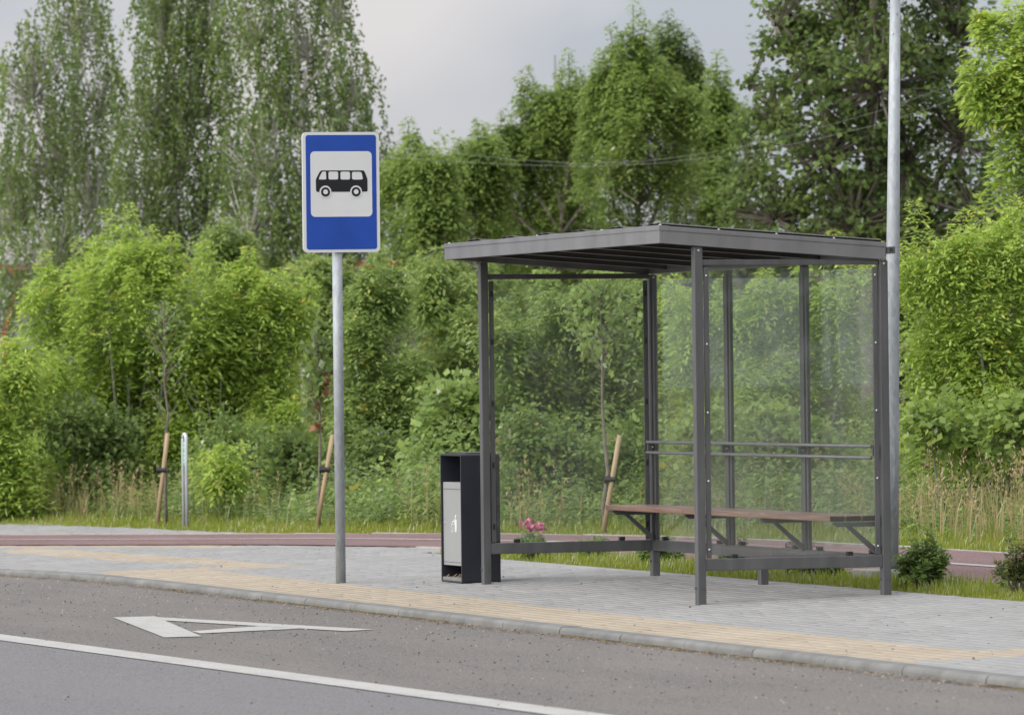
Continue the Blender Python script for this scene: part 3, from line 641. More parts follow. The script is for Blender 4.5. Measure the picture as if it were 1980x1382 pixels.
MB().prism([(-0.10, 0), (0.10, 0), (0.12, -0.35), (0.06, -0.55), (-0.06, -0.55), (-0.12, -0.35)], lambda u, w, t: (0.1 + u, -0.6 + w, 7.5 + t), 0, 0.09).build('lamp_head', M['fascia'], lp, bevel=0.02)

HX, HY = -15.53, 2.14
hp_ = empty('hoop_post', (HX, HY, gz(HX, HY)), 'narrow galvanised steel hoop with green sticker on the grass verge', 'hoop post')
m = MB(); hw_ = 0.060; arc = [(-hw_ * math.cos(a), 0, 0.875 + hw_ * math.sin(a)) for a in np.linspace(0, math.pi, 13)]
m.tube([(-hw_, 0, -0.05)] + arc + [(hw_, 0, -0.05)], 0.0175, 12); m.build('hoop', M['galvpale'], hp_, smooth=True)
st = MB().box(-0.044, 0.044, -0.006, 0.006, 0.62, 0.86).build('sticker_plate', M['green'], hp_)
for z in (0.645, 0.685, 0.725, 0.79, 0.83): MB().box(-0.016, 0.014, -0.0075, -0.0065, z, z + 0.022).build('letter', M['white'], st)

# ------------------------------------------------------------------ warehouse, cables, mast far behind
wh = empty('warehouse', (-57, 14, 0.14), 'long low grey warehouse with red roof trim behind the birches', 'building')
a = np.array([-57.9, 9.0]) - np.array([-57, 14]); b = np.array([-54.5, 18.7]) - np.array([-57, 14]); dd = (b - a) / np.linalg.norm(b - a); bk = np.array([-dd[1], dd[0]])
a = a - dd * 6
def wbox(s0, s1, d0, d1, z0, z1, nm, mt, parent):
    P = [a + dd * s + bk * d_ for s, d_ in ((s0, d0), (s1, d0), (s1, d1), (s0, d1))]
    return MB().hexa([(*p, z0) for p in P] + [(*p, z1) for p in P]).build(nm, M[mt], parent)
WL = float(np.linalg.norm(b - a))
wl = wbox(0, WL, 0, 12, -0.3, 3.36, 'wall', 'wall', wh)
wbox(-0.1, WL + 0.1, -0.1, 12.1, 3.361, 3.50, 'fascia', 'redtrim', wh)
wbox(0.2, WL - 0.2, 0.2, 11.8, 3.501, 3.54, 'roof', 'wall', wh)
s_pipe = float(np.dot(np.array([-57.22, 10.95]) - np.array([-57, 14]) - a, dd))
P0 = a + dd * s_pipe - bk * 0.07; P1 = P0 - dd * 0.22
MB().tube([(*P0, 3.3), (*P0, 3.1), (*P1, 2.3), (*P1, 0)], 0.05, 8).build('downpipe', M['redtrim'], wh)
for s in (2.0, 4.2, 9.5, 11.5, 13.5): 
    w_ = wbox(s, s + 1.3, -0.03, 0.02, 1.3, 2.3, 'window', 'black', wh); wbox(s - 0.06, s + 1.36, -0.06, -0.031, 2.3, 2.36, 'lintel', 'redtrim', w_)
for k, (dz, lb) in enumerate(((0.0, 'lower of two thin overhead cables sagging in front of the trees'), (0.16, 'upper of two thin overhead cables sagging in front of the trees'))):
    c = catmull([(-33.74, 8.41, 4.70 + dz * 1.2), (-32.32, 9.44, 4.53 + dz * 1.0), (-30.99, 10.23, 4.40 + dz * 0.7), (-28.52, 11.22, 4.23 + dz * 0.2), (-26.06, 12.18, 4.26 + dz * 0.45), (-22.66, 12.84, 4.50 + dz * 1), (-20.41, 13.19, 4.82 + dz * 1.2), (-16.00, 13.67, 5.43 + dz * 1.5), (6.0, 8.2, 7.83 + dz * 2), (39.0, -0.3, 8.83 + dz * 2)], 1.5)
    tag(MB().tube([tuple(p) for p in c], 0.0027, 6).build('overhead_cable', M['cable']), lb, 'cable', 'overhead cables')
ms = empty('antenna_mast', (-67.2, 24.74, 0.14), 'thin faint antenna mast rising above the distant treetops', 'mast')
MB().tube([(0, 0, 0), (0, 0, 7.94)], [0.05, 0.012], 8).build('mast_pole', M['cable'], ms)

# ------------------------------------------------------------------ vegetation generators
UP = np.array([0, 0, 1.0])
def rdir(r, n):
    v = r.normal(size=(n, 3)); return nrm(v)
def leaf_quads(b, d, side, l, w, fold=0.25):
    nn = np.cross(d, side); l = l[:, None]; w = w[:, None]
    m = b + d * l * 0.45
    return np.stack([b, m + side * w * 0.5 + nn * w * fold * 0.5, b + d * l, m - side * w * 0.5 + nn * w * fold * 0.5], 1)
def twigs(P0, P1, r0, r1):
    """3-sided straight frustums as quads"""
    d = nrm(P1 - P0); a = nrm(np.cross(d, UP + 0.01)); b = np.cross(d, a); Q = []
    ring = lambda P, rr, k: P + (a * math.cos(k * 2.094) + b * math.sin(k * 2.094)) * rr[:, None]
    for k in range(3): Q.append(np.stack([ring(P0, r0, k), ring(P0, r0, k + 1), ring(P1, r1, k + 1), ring(P1, r1, k)], 1))
    return np.concatenate(Q)
def plumes(r, P0, P1, n, Rl, ll, lw, k5=5, t0=0.15, droop=0.6, taper=0.75, yellow=0.25, tp_=1.7):
    """leafy shoots from P0 to P1: compound leaves spiralling round each shoot"""
    S = len(P0); t = t0 + (1 - t0) * (np.arange(n)[None] + r.rand(S, n)) / n
    bend = np.zeros((S, 3)); bend[:, :2] = r.normal(0, 0.06, (S, 2)); bend[:, 2] = 0.06
    Ln = np.linalg.norm(P1 - P0, axis=1)
    c = P0[:, None] + (P1 - P0)[:, None] * t[..., None] + bend[:, None] * (4 * t * (1 - t))[..., None] * Ln[:, None, None]
    tan = nrm(P1 - P0)[:, None].repeat(n, 1)
    az = (np.arange(n)[None] * 2.4 + r.uniform(0, 6.28, (S, 1))) + r.normal(0, 0.3, (S, n))
    a = nrm(np.cross(tan, np.array([0.31, 0.17, 0.93]))); b = np.cross(tan, a)
    out = a * np.cos(az)[..., None] + b * np.sin(az)[..., None]
    d0 = nrm(out + tan * (0.35 + 0.5 * t[..., None] ** 2) + UP * 0.15 + r.normal(0, 0.15, (S, n, 3)))
    sc = (1 - taper * t ** tp_) * r.uniform(0.7, 1.2, (S, n))
    c = c.reshape(-1, 3); d0 = d0.reshape(-1, 3); sc = sc.reshape(-1)
    lat = nrm(np.cross(d0, UP)); tt = t.reshape(-1)
    rr = {5: [(0.45, 1), (0.45, -1), (0.75, 1), (0.75, -1), (1.0, 0)], 3: [(0.8, 1), (0.8, -1), (1.0, 0)], 7: [(0.35, 1), (0.35, -1), (0.6, 1), (0.6, -1), (0.85, 1), (0.85, -1), (1.0, 0)]}[k5]
    Q, T = [], []; base = np.clip(0.38 + 0.22 * r.normal(size=len(c)) + yellow * tt ** 2, 0, 0.97)
    base = np.where(r.rand(len(c)) < 0.006, 1.0, base)
    for q, sd in rr:
        p = c + d0 * (Rl * sc * q)[:, None] - UP * (droop * q * q * Rl * sc)[:, None]
        dd = d0 - UP * (2 * droop * q * 0.7) + lat * sd * 0.95 + r.normal(0, 0.26, c.shape)
        dd = nrm(dd); s_ = nrm(np.cross(dd, UP + r.normal(0, 0.35, c.shape)))
        Q.append(leaf_quads(p, dd, s_, ll * sc ** 0.6 * r.uniform(0.6, 1.25, len(c)), lw * sc ** 0.6 * r.uniform(0.7, 1.25, len(c)))); T.append(base)
    return np.concatenate(Q), np.concatenate(T)
def shell(r, lobes, dens, upbias=0.35, inner=0.3):
    C, D = [], []
    for x, y, z, ru, rv in lobes:
        n = max(4, int(dens * 4 * math.pi * (ru * ru + 2 * ru * rv) / 3)); d = rdir(r, n); d[:, 2] = np.where(d[:, 2] < -0.85, -d[:, 2], d[:, 2]); d = nrm(d + UP * upbias * 0.25)
        k = np.where(r.rand(n) < inner, r.uniform(0.35, 0.8, n), r.uniform(0.82, 1.1, n))[:, None]
        C.append(np.array([x, y, z]) + d * k * np.array([ru, ru, rv])); D.append(d)
    return np.concatenate(C), np.concatenate(D)
def woody(r, root, loc, lobes, P0, owner, rad, mat, tmat, stems, lean=None):
    """trunk(s), limbs to the lobes, twigs to the shoots; coordinates relative to loc"""
    m = MB(); L3 = np.array([l[:3] for l in lobes]); zt_ = L3[:, 2].max()
    if stems == 1:
        top = L3[L3[:, 2].argmax()]; pts = []
        for t in np.linspace(0, 1, 7):
            pts.append((top[0] * t ** 1.6 + r.normal(0, 0.05) * (t > 0) , top[1] * t ** 1.6 + r.normal(0, 0.05) * (t > 0), -0.1 + (top[2] + 0.1) * t))
        m.tube(pts, [rad * (1 - 0.8 * t) for t in np.linspace(0, 1, 7)], 8)
        tp = np.array(pts)
    m.build('trunk', M[tmat], root, smooth=True) if stems == 1 else None
    Q = []; lm = MB()
    for i, c in enumerate(L3):
        if stems == 1:
            zb_ = max(0.3, c[2] - 0.55 * np.linalg.norm(c[:2]) - 0.8); s = np.array([np.interp(zb_, tp[:, 2], tp[:, k]) for k in (0, 1)] + [zb_])
        else: s = np.array([r.normal(0, 0.18), r.normal(0, 0.18), -0.05])
        mid = (s + c) / 2 + np.array([0, 0, 0.0]) + r.normal(0, 0.06, 3) + (c - s) * np.array([0.12, 0.12, -0.05])
        r0 = rad * (0.42 if stems == 1 else 0.8)
        lm.tube([tuple(s), tuple(mid), tuple(c)], [r0, r0 * 0.7, r0 * 0.4], 6)
    lm.build('limb', M[mat], root, smooth=True) if len(lobes) else None
    if P0 is not None and len(P0):
        s = L3[owner] + (P0 - L3[owner]) * 0.15 - UP * 0.15
        rr = np.full(len(P0), rad * 0.13)
        Q = twigs(s, P0, rr, rr * 0.6)
        quads('twigs', Q, M[mat], np.zeros(len(Q)), root)['kind'] = 'stuff'
def nearest(P, lobes):
    L3 = np.array([l[:3] for l in lobes]); return np.argmin(((P[:, None] - L3[None]) ** 2).sum(-1), 1)
STY = {
 'boxelder': dict(dens=3.6, plen=(0.7, 1.35), n=46, Rl=0.24, ll=0.108, lw=0.036, k=5, mat='lime', wood='stem', rad=0.035, stems=3),
 'boxelder_mid': dict(dens=3.6, plen=(0.65, 1.25), n=42, Rl=0.23, ll=0.108, lw=0.040, k=5, mat='midleaf', wood='stem', rad=0.035, stems=3),
 'canopy': dict(dens=1.6, plen=(0.9, 2.0), n=74, Rl=0.27, ll=0.092, lw=0.046, lead=2, k=5, mat='canopy', wood='bark', rad=0.10, stems=1),
 'limetree': dict(dens=3.2, plen=(0.7, 1.4), n=48, Rl=0.24, ll=0.11, lw=0.045, k=5, mat='lime', wood='stem', rad=0.09, stems=1),
}
def plant(name, spec, style, label, cat, group, seed, mat=None, dens=1.0, **ov):
    S = dict(STY[style]); S.update(ov); r = np.random.RandomState(seed)
    bx_, by_ = spec['base']; loc = np.array([bx_, by_, float(gz(bx_, by_)) - 0.02])
    lobes = [[l[0] - loc[0], l[1] - loc[1], l[2] - loc[2], l[3], l[4]] for l in spec['lobes']]
    root = empty(name, tuple(loc), label, cat, group)
    ml = []
    for i_ in range(len(lobes)):                                         # fill between neighbouring lobes
        for j_ in range(i_ if style != 'canopy' else 0):
            a_, b_ = np.array(lobes[i_]), np.array(lobes[j_])
            if np.linalg.norm(a_[:3] - b_[:3]) < 1.25 * (max(a_[3:]) + max(b_[3:])): ml.append(list((a_ + b_) / 2 * np.array([1, 1, 1, 0.78, 0.78])))
    lobes = [[l[0], l[1], l[2], l[3] * 0.98, l[4] * 0.97] for l in lobes]
    T, D = [], []
    for x, y, z, ru, rv in lobes + ml:                                   # upright shoots, their tips scattered through the lobe
        n_ = max(5, int(S['dens'] * dens * 4 * math.pi * (ru * ru + 2 * ru * rv) / 3)); d = rdir(r, n_); d[:, 2] = np.where((d[:, 2] < 0) & (r.rand(n_) < 0.35), -d[:, 2], d[:, 2])
        k = r.rand(n_) ** 0.30; T.append(np.array([x, y, z]) + d * k[:, None] * np.array([ru, ru, rv])); D.append(d * k[:, None])
    T, D = np.concatenate(T), np.concatenate(D); ln = r.uniform(*S['plen'], len(T))
    dv = nrm(D * (np.array([0.95, 0.95, 0.1]) if style == 'canopy' else np.array([0.6, 0.6, 0.1])) + UP * (0.95 + 0.25 * np.minimum(D[:, 2:], 0.4)) + r.normal(0, 0.16, D.shape))
    T = T + r.normal(0, 0.09 if style == 'canopy' else 0.05, T.shape) + UP * (r.normal(0, 0.12, len(T)) + np.where(r.rand(len(T)) < 0.14, r.uniform(0.05, 0.2 if style == 'canopy' else 0.42, len(T)), 0))[:, None]
    P1 = T; P0 = T - dv * ln[:, None]
    sp_ = np.array(spec['spires']) - loc if spec['spires'] else np.zeros((0, 3))
    ex = []
    for l in lobes[:len(lobes)]:
        for _ in range(S.get('lead', 1)):
            az = r.uniform(0, 6.28); k_ = 0.75 * math.sqrt(r.rand()); ex.append((l[0] + l[3] * k_ * math.cos(az), l[1] + l[3] * k_ * math.sin(az), l[2] + l[4] * r.uniform(0.85, 1.25) * (1 - 0.35 * k_ * k_)))
    if ex: sp_ = np.concatenate([sp_, np.array(ex)])
    own = nearest(P0, lobes)
    Q1, T1 = plumes(r, P0, P1, S['n'], S['Rl'], S['ll'], S['lw'], S['k'])
    if len(sp_):
        a = nearest(sp_, lobes); c = np.array([l[:3] for l in lobes])[a]; hl = np.minimum(np.linalg.norm(sp_ - c, axis=1), 1.5)
        q0 = sp_ - nrm((sp_ - c) * np.array([0.35, 0.35, 1.0])) * hl[:, None]
        Q2, T2 = plumes(r, q0, sp_, 80, S['Rl'] * 0.95, S['ll'], S['lw'], S['k'], t0=0.0, taper=0.6)
        # side shoots below each leader
        kk = 12 if style == 'canopy' else 8; tb = r.uniform(-0.25, 0.72, (len(sp_) * kk, 1)); b0 = np.repeat(q0, kk, 0) + (np.repeat(sp_ - q0, kk, 0)) * tb; az = r.uniform(0, 6.28, len(b0))
        b1 = b0 + np.stack([np.cos(az), np.sin(az), r.uniform(0.5, 1.3, len(b0))], 1) * (r.uniform(0.6, 1.2, (len(b0), 1)) * (0.10 + 0.36 * (0.8 - tb)))
        Q3, T3 = plumes(r, b0, b1, 16, S['Rl'] * 0.75, S['ll'], S['lw'], S['k'])
        Q1 = np.concatenate([Q1, Q2, Q3]); T1 = np.concatenate([T1, T2, T3])
        P0 = np.concatenate([P0, q0, sp_ - UP * 0.05]); own = np.concatenate([own, a, a])
    woody(r, root, loc, lobes, P0, own, S['rad'], S['wood'], S['wood'], S['stems'])
    quads('crown', Q1, M[mat or S['mat']], T1, root)
    return root
def birch(name, spec, label, group, seed, dens=1.0):
    r = np.random.RandomState(seed); bx_, by_ = spec['base']; loc = np.array([bx_, by_, float(gz(bx_, by_)) - 0.02])
    lobes = [[l[0] - loc[0], l[1] - loc[1], l[2] - loc[2], l[3], l[4]] for l in spec['lobes']]
    root = empty(name, tuple(loc), label, 'tree', group)
    T, D = shell(r, lobes, 13 * dens, 0.6, 0.4); S = len(T); n = 42
    ln = r.uniform(0.5, 1.35, S) * np.where(r.rand(S) < 0.12, 1.5, 1.0); o2 = D[:, :2] * r.uniform(0.05, 0.35, (S, 1)) + r.normal(0, 0.05, (S, 2))
    t = (np.arange(n)[None] + r.rand(S, n)) / n
    P = np.zeros((S, n, 3)); P[..., :2] = T[:, None, :2] + o2[:, None] * (1 - (1 - t) ** 2)[..., None]; P[..., 2] = T[:, None, 2] + 0.25 - (t ** 1.3) * ln[:, None]
    P += r.normal(0, 0.024, P.shape); P = P.reshape(-1, 3); m = len(P)
    dd = nrm(np.stack([r.normal(0, 0.55, m), r.normal(0, 0.55, m), -np.abs(r.normal(0.8, 0.4, m))], 1)); sd = nrm(np.cross(dd, rdir(r, m)))
    Q = leaf_quads(P, dd, sd, r.uniform(0.045, 0.075, m), r.uniform(0.034, 0.054, m), 0.15)
    tint = np.clip(np.repeat(0.45 + 0.2 * r.normal(size=S), n) + 0.08 * r.normal(size=m), 0, 1)
    own = nearest(T, lobes); woody(r, root, loc, lobes, T + UP * 0.2, own, 0.085, 'birchbark', 'birchbark', 1)
    quads('crown', Q, M['birch'], tint, root); return root
def broadleaf(name, spec, label, group, seed, dens=15, mat='maple', leaf=(0.07, 0.105), n=18, rad=0.16, cat='tree', stems=1):
    r = np.random.RandomState(seed); bx_, by_ = spec['base']; loc = np.array([bx_, by_, float(gz(bx_, by_)) - 0.02])
    lobes = [[l[0] - loc[0], l[1] - loc[1], l[2] - loc[2], l[3], l[4]] for l in spec['lobes']]
    root = empty(name, tuple(loc), label, cat, group)
    T, D = shell(r, lobes, dens, 0.3, 0.35); S = len(T)
    dv = nrm(D * np.array([1, 1, 0.4]) + r.normal(0, 0.3, D.shape)); t = r.uniform(-0.22, 0.18, (S, n))
    P = T[:, None] + dv[:, None] * t[..., None] + r.normal(0, 0.075, (S, n, 3)) * np.array([1, 1, 0.55]); P = P.reshape(-1, 3); m = len(P)
    dd = nrm(np.repeat(dv, n, 0) * 0.5 + r.normal(0, 0.6, (m, 3)) - UP * 0.35); sd = nrm(np.cross(dd, UP + r.normal(0, 0.45, (m, 3))))
    l = r.uniform(*leaf, m); Q = leaf_quads(P, dd, sd, l, l * r.uniform(0.7, 0.95, m), 0.2)
    tint = np.clip(np.repeat(0.4 + 0.2 * r.normal(size=S), n) + 0.15 * r.normal(size=m), 0, 1)
    woody(r, root, loc, lobes, T, nearest(T, lobes), rad, 'bark', 'bark', stems)
    quads('crown', Q, M[mat], tint, root); return root

TREES = {
  'b1': {"base":[-43.31,8.36],"lobes":[[-43.11,8.39,7.82,0.39,0.63],[-43.42,8.46,6.9,0.55,0.83],[-42.83,7.57,5.91,0.67,0.98],[-43.37,8.76,5.71,0.43,0.79],[-44.23,8.32,4.8,0.91,1.02],[-44.27,7.67,4.08,0.71,0.87],[-43.06,8.57,4.04,0.59,0.87],[-42.5,7.85,3.25,0.98,0.63],[-43.14,8.75,2.94,0.71,0.47],[-43.63,7.69,2.76,0.59,0.35]],"spires":[]},
  'b2': {"base":[-40.94,9.07],"lobes":[[-40.88,9.46,7.67,0.61,0.77],[-40.45,9.01,6.64,0.58,0.88],[-40.3,9.6,6.71,0.54,0.92],[-40.51,8.78,5.49,0.48,0.85],[-40.85,9.59,5.59,0.65,0.85],[-41.05,9.24,4.6,0.73,0.92],[-40.76,8.63,3.97,0.46,0.69],[-41.1,9.97,4.29,0.5,0.85],[-41.57,9.37,3.53,0.77,0.54]],"spires":[]},
  'b3': {"base":[-38.33,10.47],"lobes":[[-38.88,10.54,7.46,0.67,0.75],[-39.08,9.95,6.48,0.52,0.79],[-38.7,10.71,6.39,0.56,0.79],[-38.5,11.04,6.76,0.26,0.6],[-39.06,10.49,5.43,0.79,0.82],[-38.43,11.32,5.63,0.37,0.52],[-38.47,9.91,4.5,0.64,0.79],[-38.09,10.81,4.48,0.79,0.79],[-38.11,11.38,4.79,0.31,0.67],[-38.01,9.53,3.66,0.64,0.64],[-38.15,10.5,3.59,0.86,0.6],[-38.43,11.5,3.82,0.49,0.6],[-37.56,10.31,2.83,0.9,0.52],[-39.18,9.87,3.01,0.67,0.45]],"spires":[]},
  'c1': {"base":[-33.97,10.82],"lobes":[[-34.1,10.67,4.08,0.22,0.47],[-33.52,10.89,3.84,0.21,0.41],[-33.64,10.59,3.6,0.41,0.53],[-33.4,10.96,3.52,0.36,0.44],[-34.09,10.73,3.04,0.51,0.38],[-34.2,10.48,3.76,0.36,0.57],[-33.64,10.82,4.2,0.18,0.32]],"spires":[[-34.25,10.73,5.13],[-34.14,11.05,4.7],[-34.28,10.59,4.69],[-33.95,11.23,4.39],[-34.03,10.73,4.86],[-34.1,10.9,4.61]]},
  'c2': {"base":[-35.6,12.21],"lobes":[[-35.99,12.34,4.37,0.25,0.35],[-36.15,12.2,4.12,0.42,0.48],[-35.9,12.54,3.89,0.5,0.55],[-35.96,12.51,3.19,0.59,0.45],[-36.13,12.04,4.11,0.25,0.37]],"spires":[[-35.79,12.28,5.19],[-35.65,11.96,4.9],[-35.47,12.44,4.95],[-35.63,12.27,5.01],[-35.38,12.02,4.89],[-35.68,11.81,4.54]]},
  'c3': {"base":[-38.12,14.12],"lobes":[[-38.61,14.01,4.74,0.38,0.6],[-37.73,14.35,5.12,0.32,0.57],[-38.78,13.98,4.21,0.71,0.6],[-38.29,14.62,4.5,0.65,0.7],[-38.38,14.24,3.43,0.68,0.53],[-37.92,14.72,3.27,0.61,0.47],[-38.55,14.32,4.96,0.34,0.61],[-38.63,14.26,4.59,0.61,0.53],[-37.41,14.67,4.84,0.38,0.61],[-38.63,13.53,4.58,0.46,0.53]],"spires":[[-37.76,14.37,6.31],[-38.26,13.9,6.11],[-37.88,13.97,5.8],[-38.09,13.64,5.62],[-37.84,14.64,5.92],[-38.16,13.46,5.44],[-38.31,14.41,6.02],[-37.88,14.53,6.04],[-38.21,14.2,5.56],[-37.8,14.86,5.54],[-38.2,13.76,5.93],[-38.17,13.99,5.44],[-37.84,14.72,5.43],[-38.32,13.63,5.26],[-38.15,13.25,4.87]]},
  'c4': {"base":[-34.87,14.31],"lobes":[[-35.14,14.39,5.44,0.25,0.58],[-34.42,14.27,5.14,0.59,0.74],[-34.76,13.88,4.43,0.56,0.71],[-35.07,14.86,4.37,0.59,0.74],[-34.96,14.34,3.71,0.69,0.39],[-35.2,14.22,5.44,0.29,0.51],[-35.24,14.7,5.44,0.33,0.58],[-35.28,13.93,5.04,0.44,0.58],[-34.6,14.85,5.08,0.44,0.66]],"spires":[[-34.86,14.3,6.83],[-35.02,14.01,6.5],[-34.94,14.17,6.41],[-35.27,13.93,5.77],[-34.74,14.45,6.55],[-34.7,14.24,6.54],[-35.06,14.53,6.31],[-34.69,14.04,6.14],[-34.97,14.69,6.05],[-35.23,13.96,5.99],[-34.76,14.72,5.97],[-35.28,13.82,5.29]]},
  'c8': {"base":[-39.36,16.62],"lobes":[[-39.5,16.66,5.87,0.24,0.51],[-39.76,16.83,5.42,0.39,0.61],[-38.94,16.67,4.21,0.42,0.61],[-39.42,16.79,5.71,0.3,0.62],[-38.94,16.44,5.45,0.31,0.62]],"spires":[[-39.18,16.47,7.0],[-39.12,16.77,6.71],[-39.39,16.42,6.76],[-39.01,16.89,6.16],[-39.51,16.76,6.89],[-39.18,16.91,5.86],[-39.25,16.9,6.4]]},
  'c5': {"base":[-38.21,16.88],"lobes":[[-38.65,17.07,5.25,0.16,0.48],[-38.43,17.01,4.66,0.38,0.71],[-37.7,16.76,3.86,0.42,0.48],[-38.01,16.81,4.91,0.23,0.54],[-38.06,16.66,4.72,0.35,0.54],[-38.0,17.1,4.8,0.35,0.54]],"spires":[[-37.95,16.77,6.34],[-38.14,16.71,5.8],[-38.26,17.17,5.58],[-37.97,16.89,5.94],[-38.22,16.83,6.03]]},
  'c6': {"base":[-28.26,15.04],"lobes":[[-27.51,14.87,7.08,0.94,0.74],[-28.36,14.85,6.27,0.88,0.71],[-28.49,14.28,5.6,0.61,0.64],[-27.42,14.88,5.34,0.84,0.78],[-28.62,13.92,4.96,0.37,0.51],[-29.05,13.76,4.34,0.34,0.54],[-27.97,14.37,4.5,0.78,0.71],[-28.07,15.51,4.37,0.71,0.78],[-28.67,13.93,3.72,0.67,0.51],[-27.93,14.71,3.62,0.84,0.54],[-28.32,15.83,3.57,0.57,0.47],[-28.09,15.9,5.72,0.44,0.81],[-29.03,13.69,5.42,0.15,0.15],[-28.53,13.9,6.24,0.24,0.17],[-28.86,13.84,4.97,0.2,0.19],[-28.61,14.15,6.01,0.3,0.27],[-27.51,16.08,4.68,0.51,0.71],[-27.38,16.15,3.74,0.61,0.51],[-27.92,16.2,5.99,0.44,0.67],[-27.26,16.68,3.4,0.54,0.37]],"spires":[]},
  'c7': {"base":[-11.93,10.23],"lobes":[[-12.05,9.86,4.91,0.44,0.54],[-12.21,9.81,4.2,0.34,0.49],[-12.21,10.02,3.58,0.41,0.44],[-12.47,10.64,4.63,0.62,0.77],[-12.27,10.6,3.53,0.57,0.67]],"spires":[[-12.35,9.57,5.08],[-12.33,9.44,4.62],[-12.25,9.46,4.04]]},
  'm1': {"base":[-21.68,3.55],"lobes":[[-21.38,2.92,2.55,0.55,0.55],[-21.12,3.59,2.54,0.67,0.55],[-21.49,4.42,2.31,0.61,0.52],[-21.28,4.87,2.02,0.35,0.46],[-22.27,2.67,2.05,0.44,0.58],[-22.31,3.49,1.75,0.81,0.7],[-21.74,4.3,1.5,0.81,0.7],[-21.46,4.91,1.32,0.41,0.58],[-21.5,2.31,1.23,0.55,0.58],[-21.57,3.22,0.88,0.7,0.46],[-20.93,4.05,0.75,0.7,0.46],[-22.65,2.72,0.52,0.64,0.41],[-22.17,3.68,0.4,0.7,0.41],[-20.99,4.43,0.4,0.64,0.41],[-20.94,4.9,0.8,0.41,0.52]],"spires":[[-22.1,3.09,3.49],[-21.64,3.26,3.51],[-21.51,4.61,3.02],[-22.29,2.45,3.0],[-21.45,3.72,3.16],[-21.6,3.4,3.12],[-21.37,5.24,2.69],[-21.77,4.17,3.08],[-22.08,2.78,3.14],[-21.91,2.19,2.65],[-21.1,4.85,2.77]]},
  'm0': {"base":[-26.23,5.68],"lobes":[[-26.54,5.78,2.95,0.35,0.41],[-26.23,5.95,2.63,0.38,0.44]],"spires":[[-26.06,5.71,3.48],[-26.14,5.47,3.35],[-26.24,6.02,3.32]]},
  'm2': {"base":[-20.29,1.48],"lobes":[[-20.59,1.58,1.53,0.34,0.42],[-19.95,1.44,0.86,0.45,0.48],[-20.05,1.01,1.31,0.34,0.62],[-20.23,1.57,0.46,0.51,0.39],[-20.15,1.15,0.63,0.45,0.51]],"spires":[[-20.37,1.53,2.01],[-20.01,1.64,1.8]]},
  'm3': {"base":[-18.96,5.27],"lobes":[[-19.28,5.45,2.27,0.33,0.45],[-18.84,5.03,1.76,0.31,0.48],[-18.76,5.44,1.31,0.45,0.56],[-18.83,5.02,0.87,0.42,0.48],[-18.93,5.58,0.69,0.45,0.45],[-19.22,5.2,0.41,0.45,0.39],[-18.51,5.5,0.3,0.45,0.34]],"spires":[[-18.87,5.32,2.93],[-18.88,5.12,2.66],[-19.0,5.56,2.49],[-19.34,4.96,2.39]]},
  'm4': {"base":[-19.64,6.36],"lobes":[[-20.11,6.47,2.28,0.33,0.4],[-19.41,6.5,1.81,0.35,0.51],[-19.58,6.13,1.36,0.41,0.57],[-19.16,6.37,0.85,0.43,0.54],[-19.38,6.2,0.39,0.46,0.4],[-19.65,6.72,0.38,0.4,0.4]],"spires":[[-19.91,6.34,2.97],[-19.82,6.65,2.67],[-19.86,6.11,2.39]]},
  'm5': {"base":[-15.46,6.19],"lobes":[[-15.45,5.63,1.73,0.4,0.45],[-15.7,6.34,1.89,0.45,0.43],[-15.64,6.92,1.94,0.4,0.45],[-15.8,5.86,1.09,0.45,0.48],[-15.69,6.5,1.08,0.51,0.48],[-15.63,7.08,1.07,0.32,0.51],[-15.88,5.76,0.5,0.48,0.37],[-15.22,6.21,0.5,0.48,0.37],[-15.01,6.75,0.49,0.43,0.37]],"spires":[[-15.5,6.45,2.46],[-15.53,6.06,2.4],[-15.54,6.86,2.46],[-15.93,5.69,2.32],[-15.39,7.03,2.49]]},
  'm6': {"base":[-12.93,7.36],"lobes":[[-13.35,6.79,1.86,0.44,0.44],[-12.93,7.26,2.0,0.44,0.44],[-12.73,7.76,2.0,0.44,0.44],[-12.43,8.11,1.99,0.39,0.44],[-13.47,6.85,1.08,0.49,0.49],[-12.43,7.21,1.18,0.49,0.49],[-12.96,8.21,1.17,0.49,0.52],[-13.27,6.65,0.57,0.46,0.36],[-12.62,7.12,0.62,0.52,0.36],[-12.68,7.92,0.61,0.52,0.41],[-12.4,8.36,0.81,0.41,0.46]],"spires":[[-13.06,6.49,2.5],[-13.1,7.5,2.57],[-12.84,8.12,2.95],[-12.91,7.79,2.65],[-13.27,7.12,2.48],[-12.75,8.53,2.86]]},
  'm7': {"base":[-8.55,7.76],"lobes":[[-8.56,7.26,2.18,0.33,0.38],[-8.36,7.64,2.35,0.38,0.41],[-8.2,8.01,2.41,0.36,0.48],[-9.02,7.51,1.61,0.38,0.45],[-8.49,7.9,1.61,0.45,0.5],[-8.83,7.68,1.03,0.5,0.41],[-8.01,7.93,0.99,0.33,0.43],[-8.56,8.67,1.84,0.43,0.72],[-8.78,7.29,0.85,0.33,0.38]],"spires":[[-8.54,7.16,3.1],[-8.61,7.76,3.01],[-8.32,8.05,3.09],[-8.44,7.42,2.71],[-8.52,7.01,2.71],[-8.74,8.03,2.86]]},
  'f1': {"base":[-28.69,7.75],"lobes":[[-28.99,7.79,2.28,0.49,0.69],[-28.29,7.7,1.36,0.56,0.72],[-28.54,7.52,2.67,0.36,0.39],[-28.86,8.23,2.41,0.36,0.46]],"spires":[[-28.72,7.78,3.06],[-28.89,7.63,3.13],[-28.85,8.1,2.93]]},
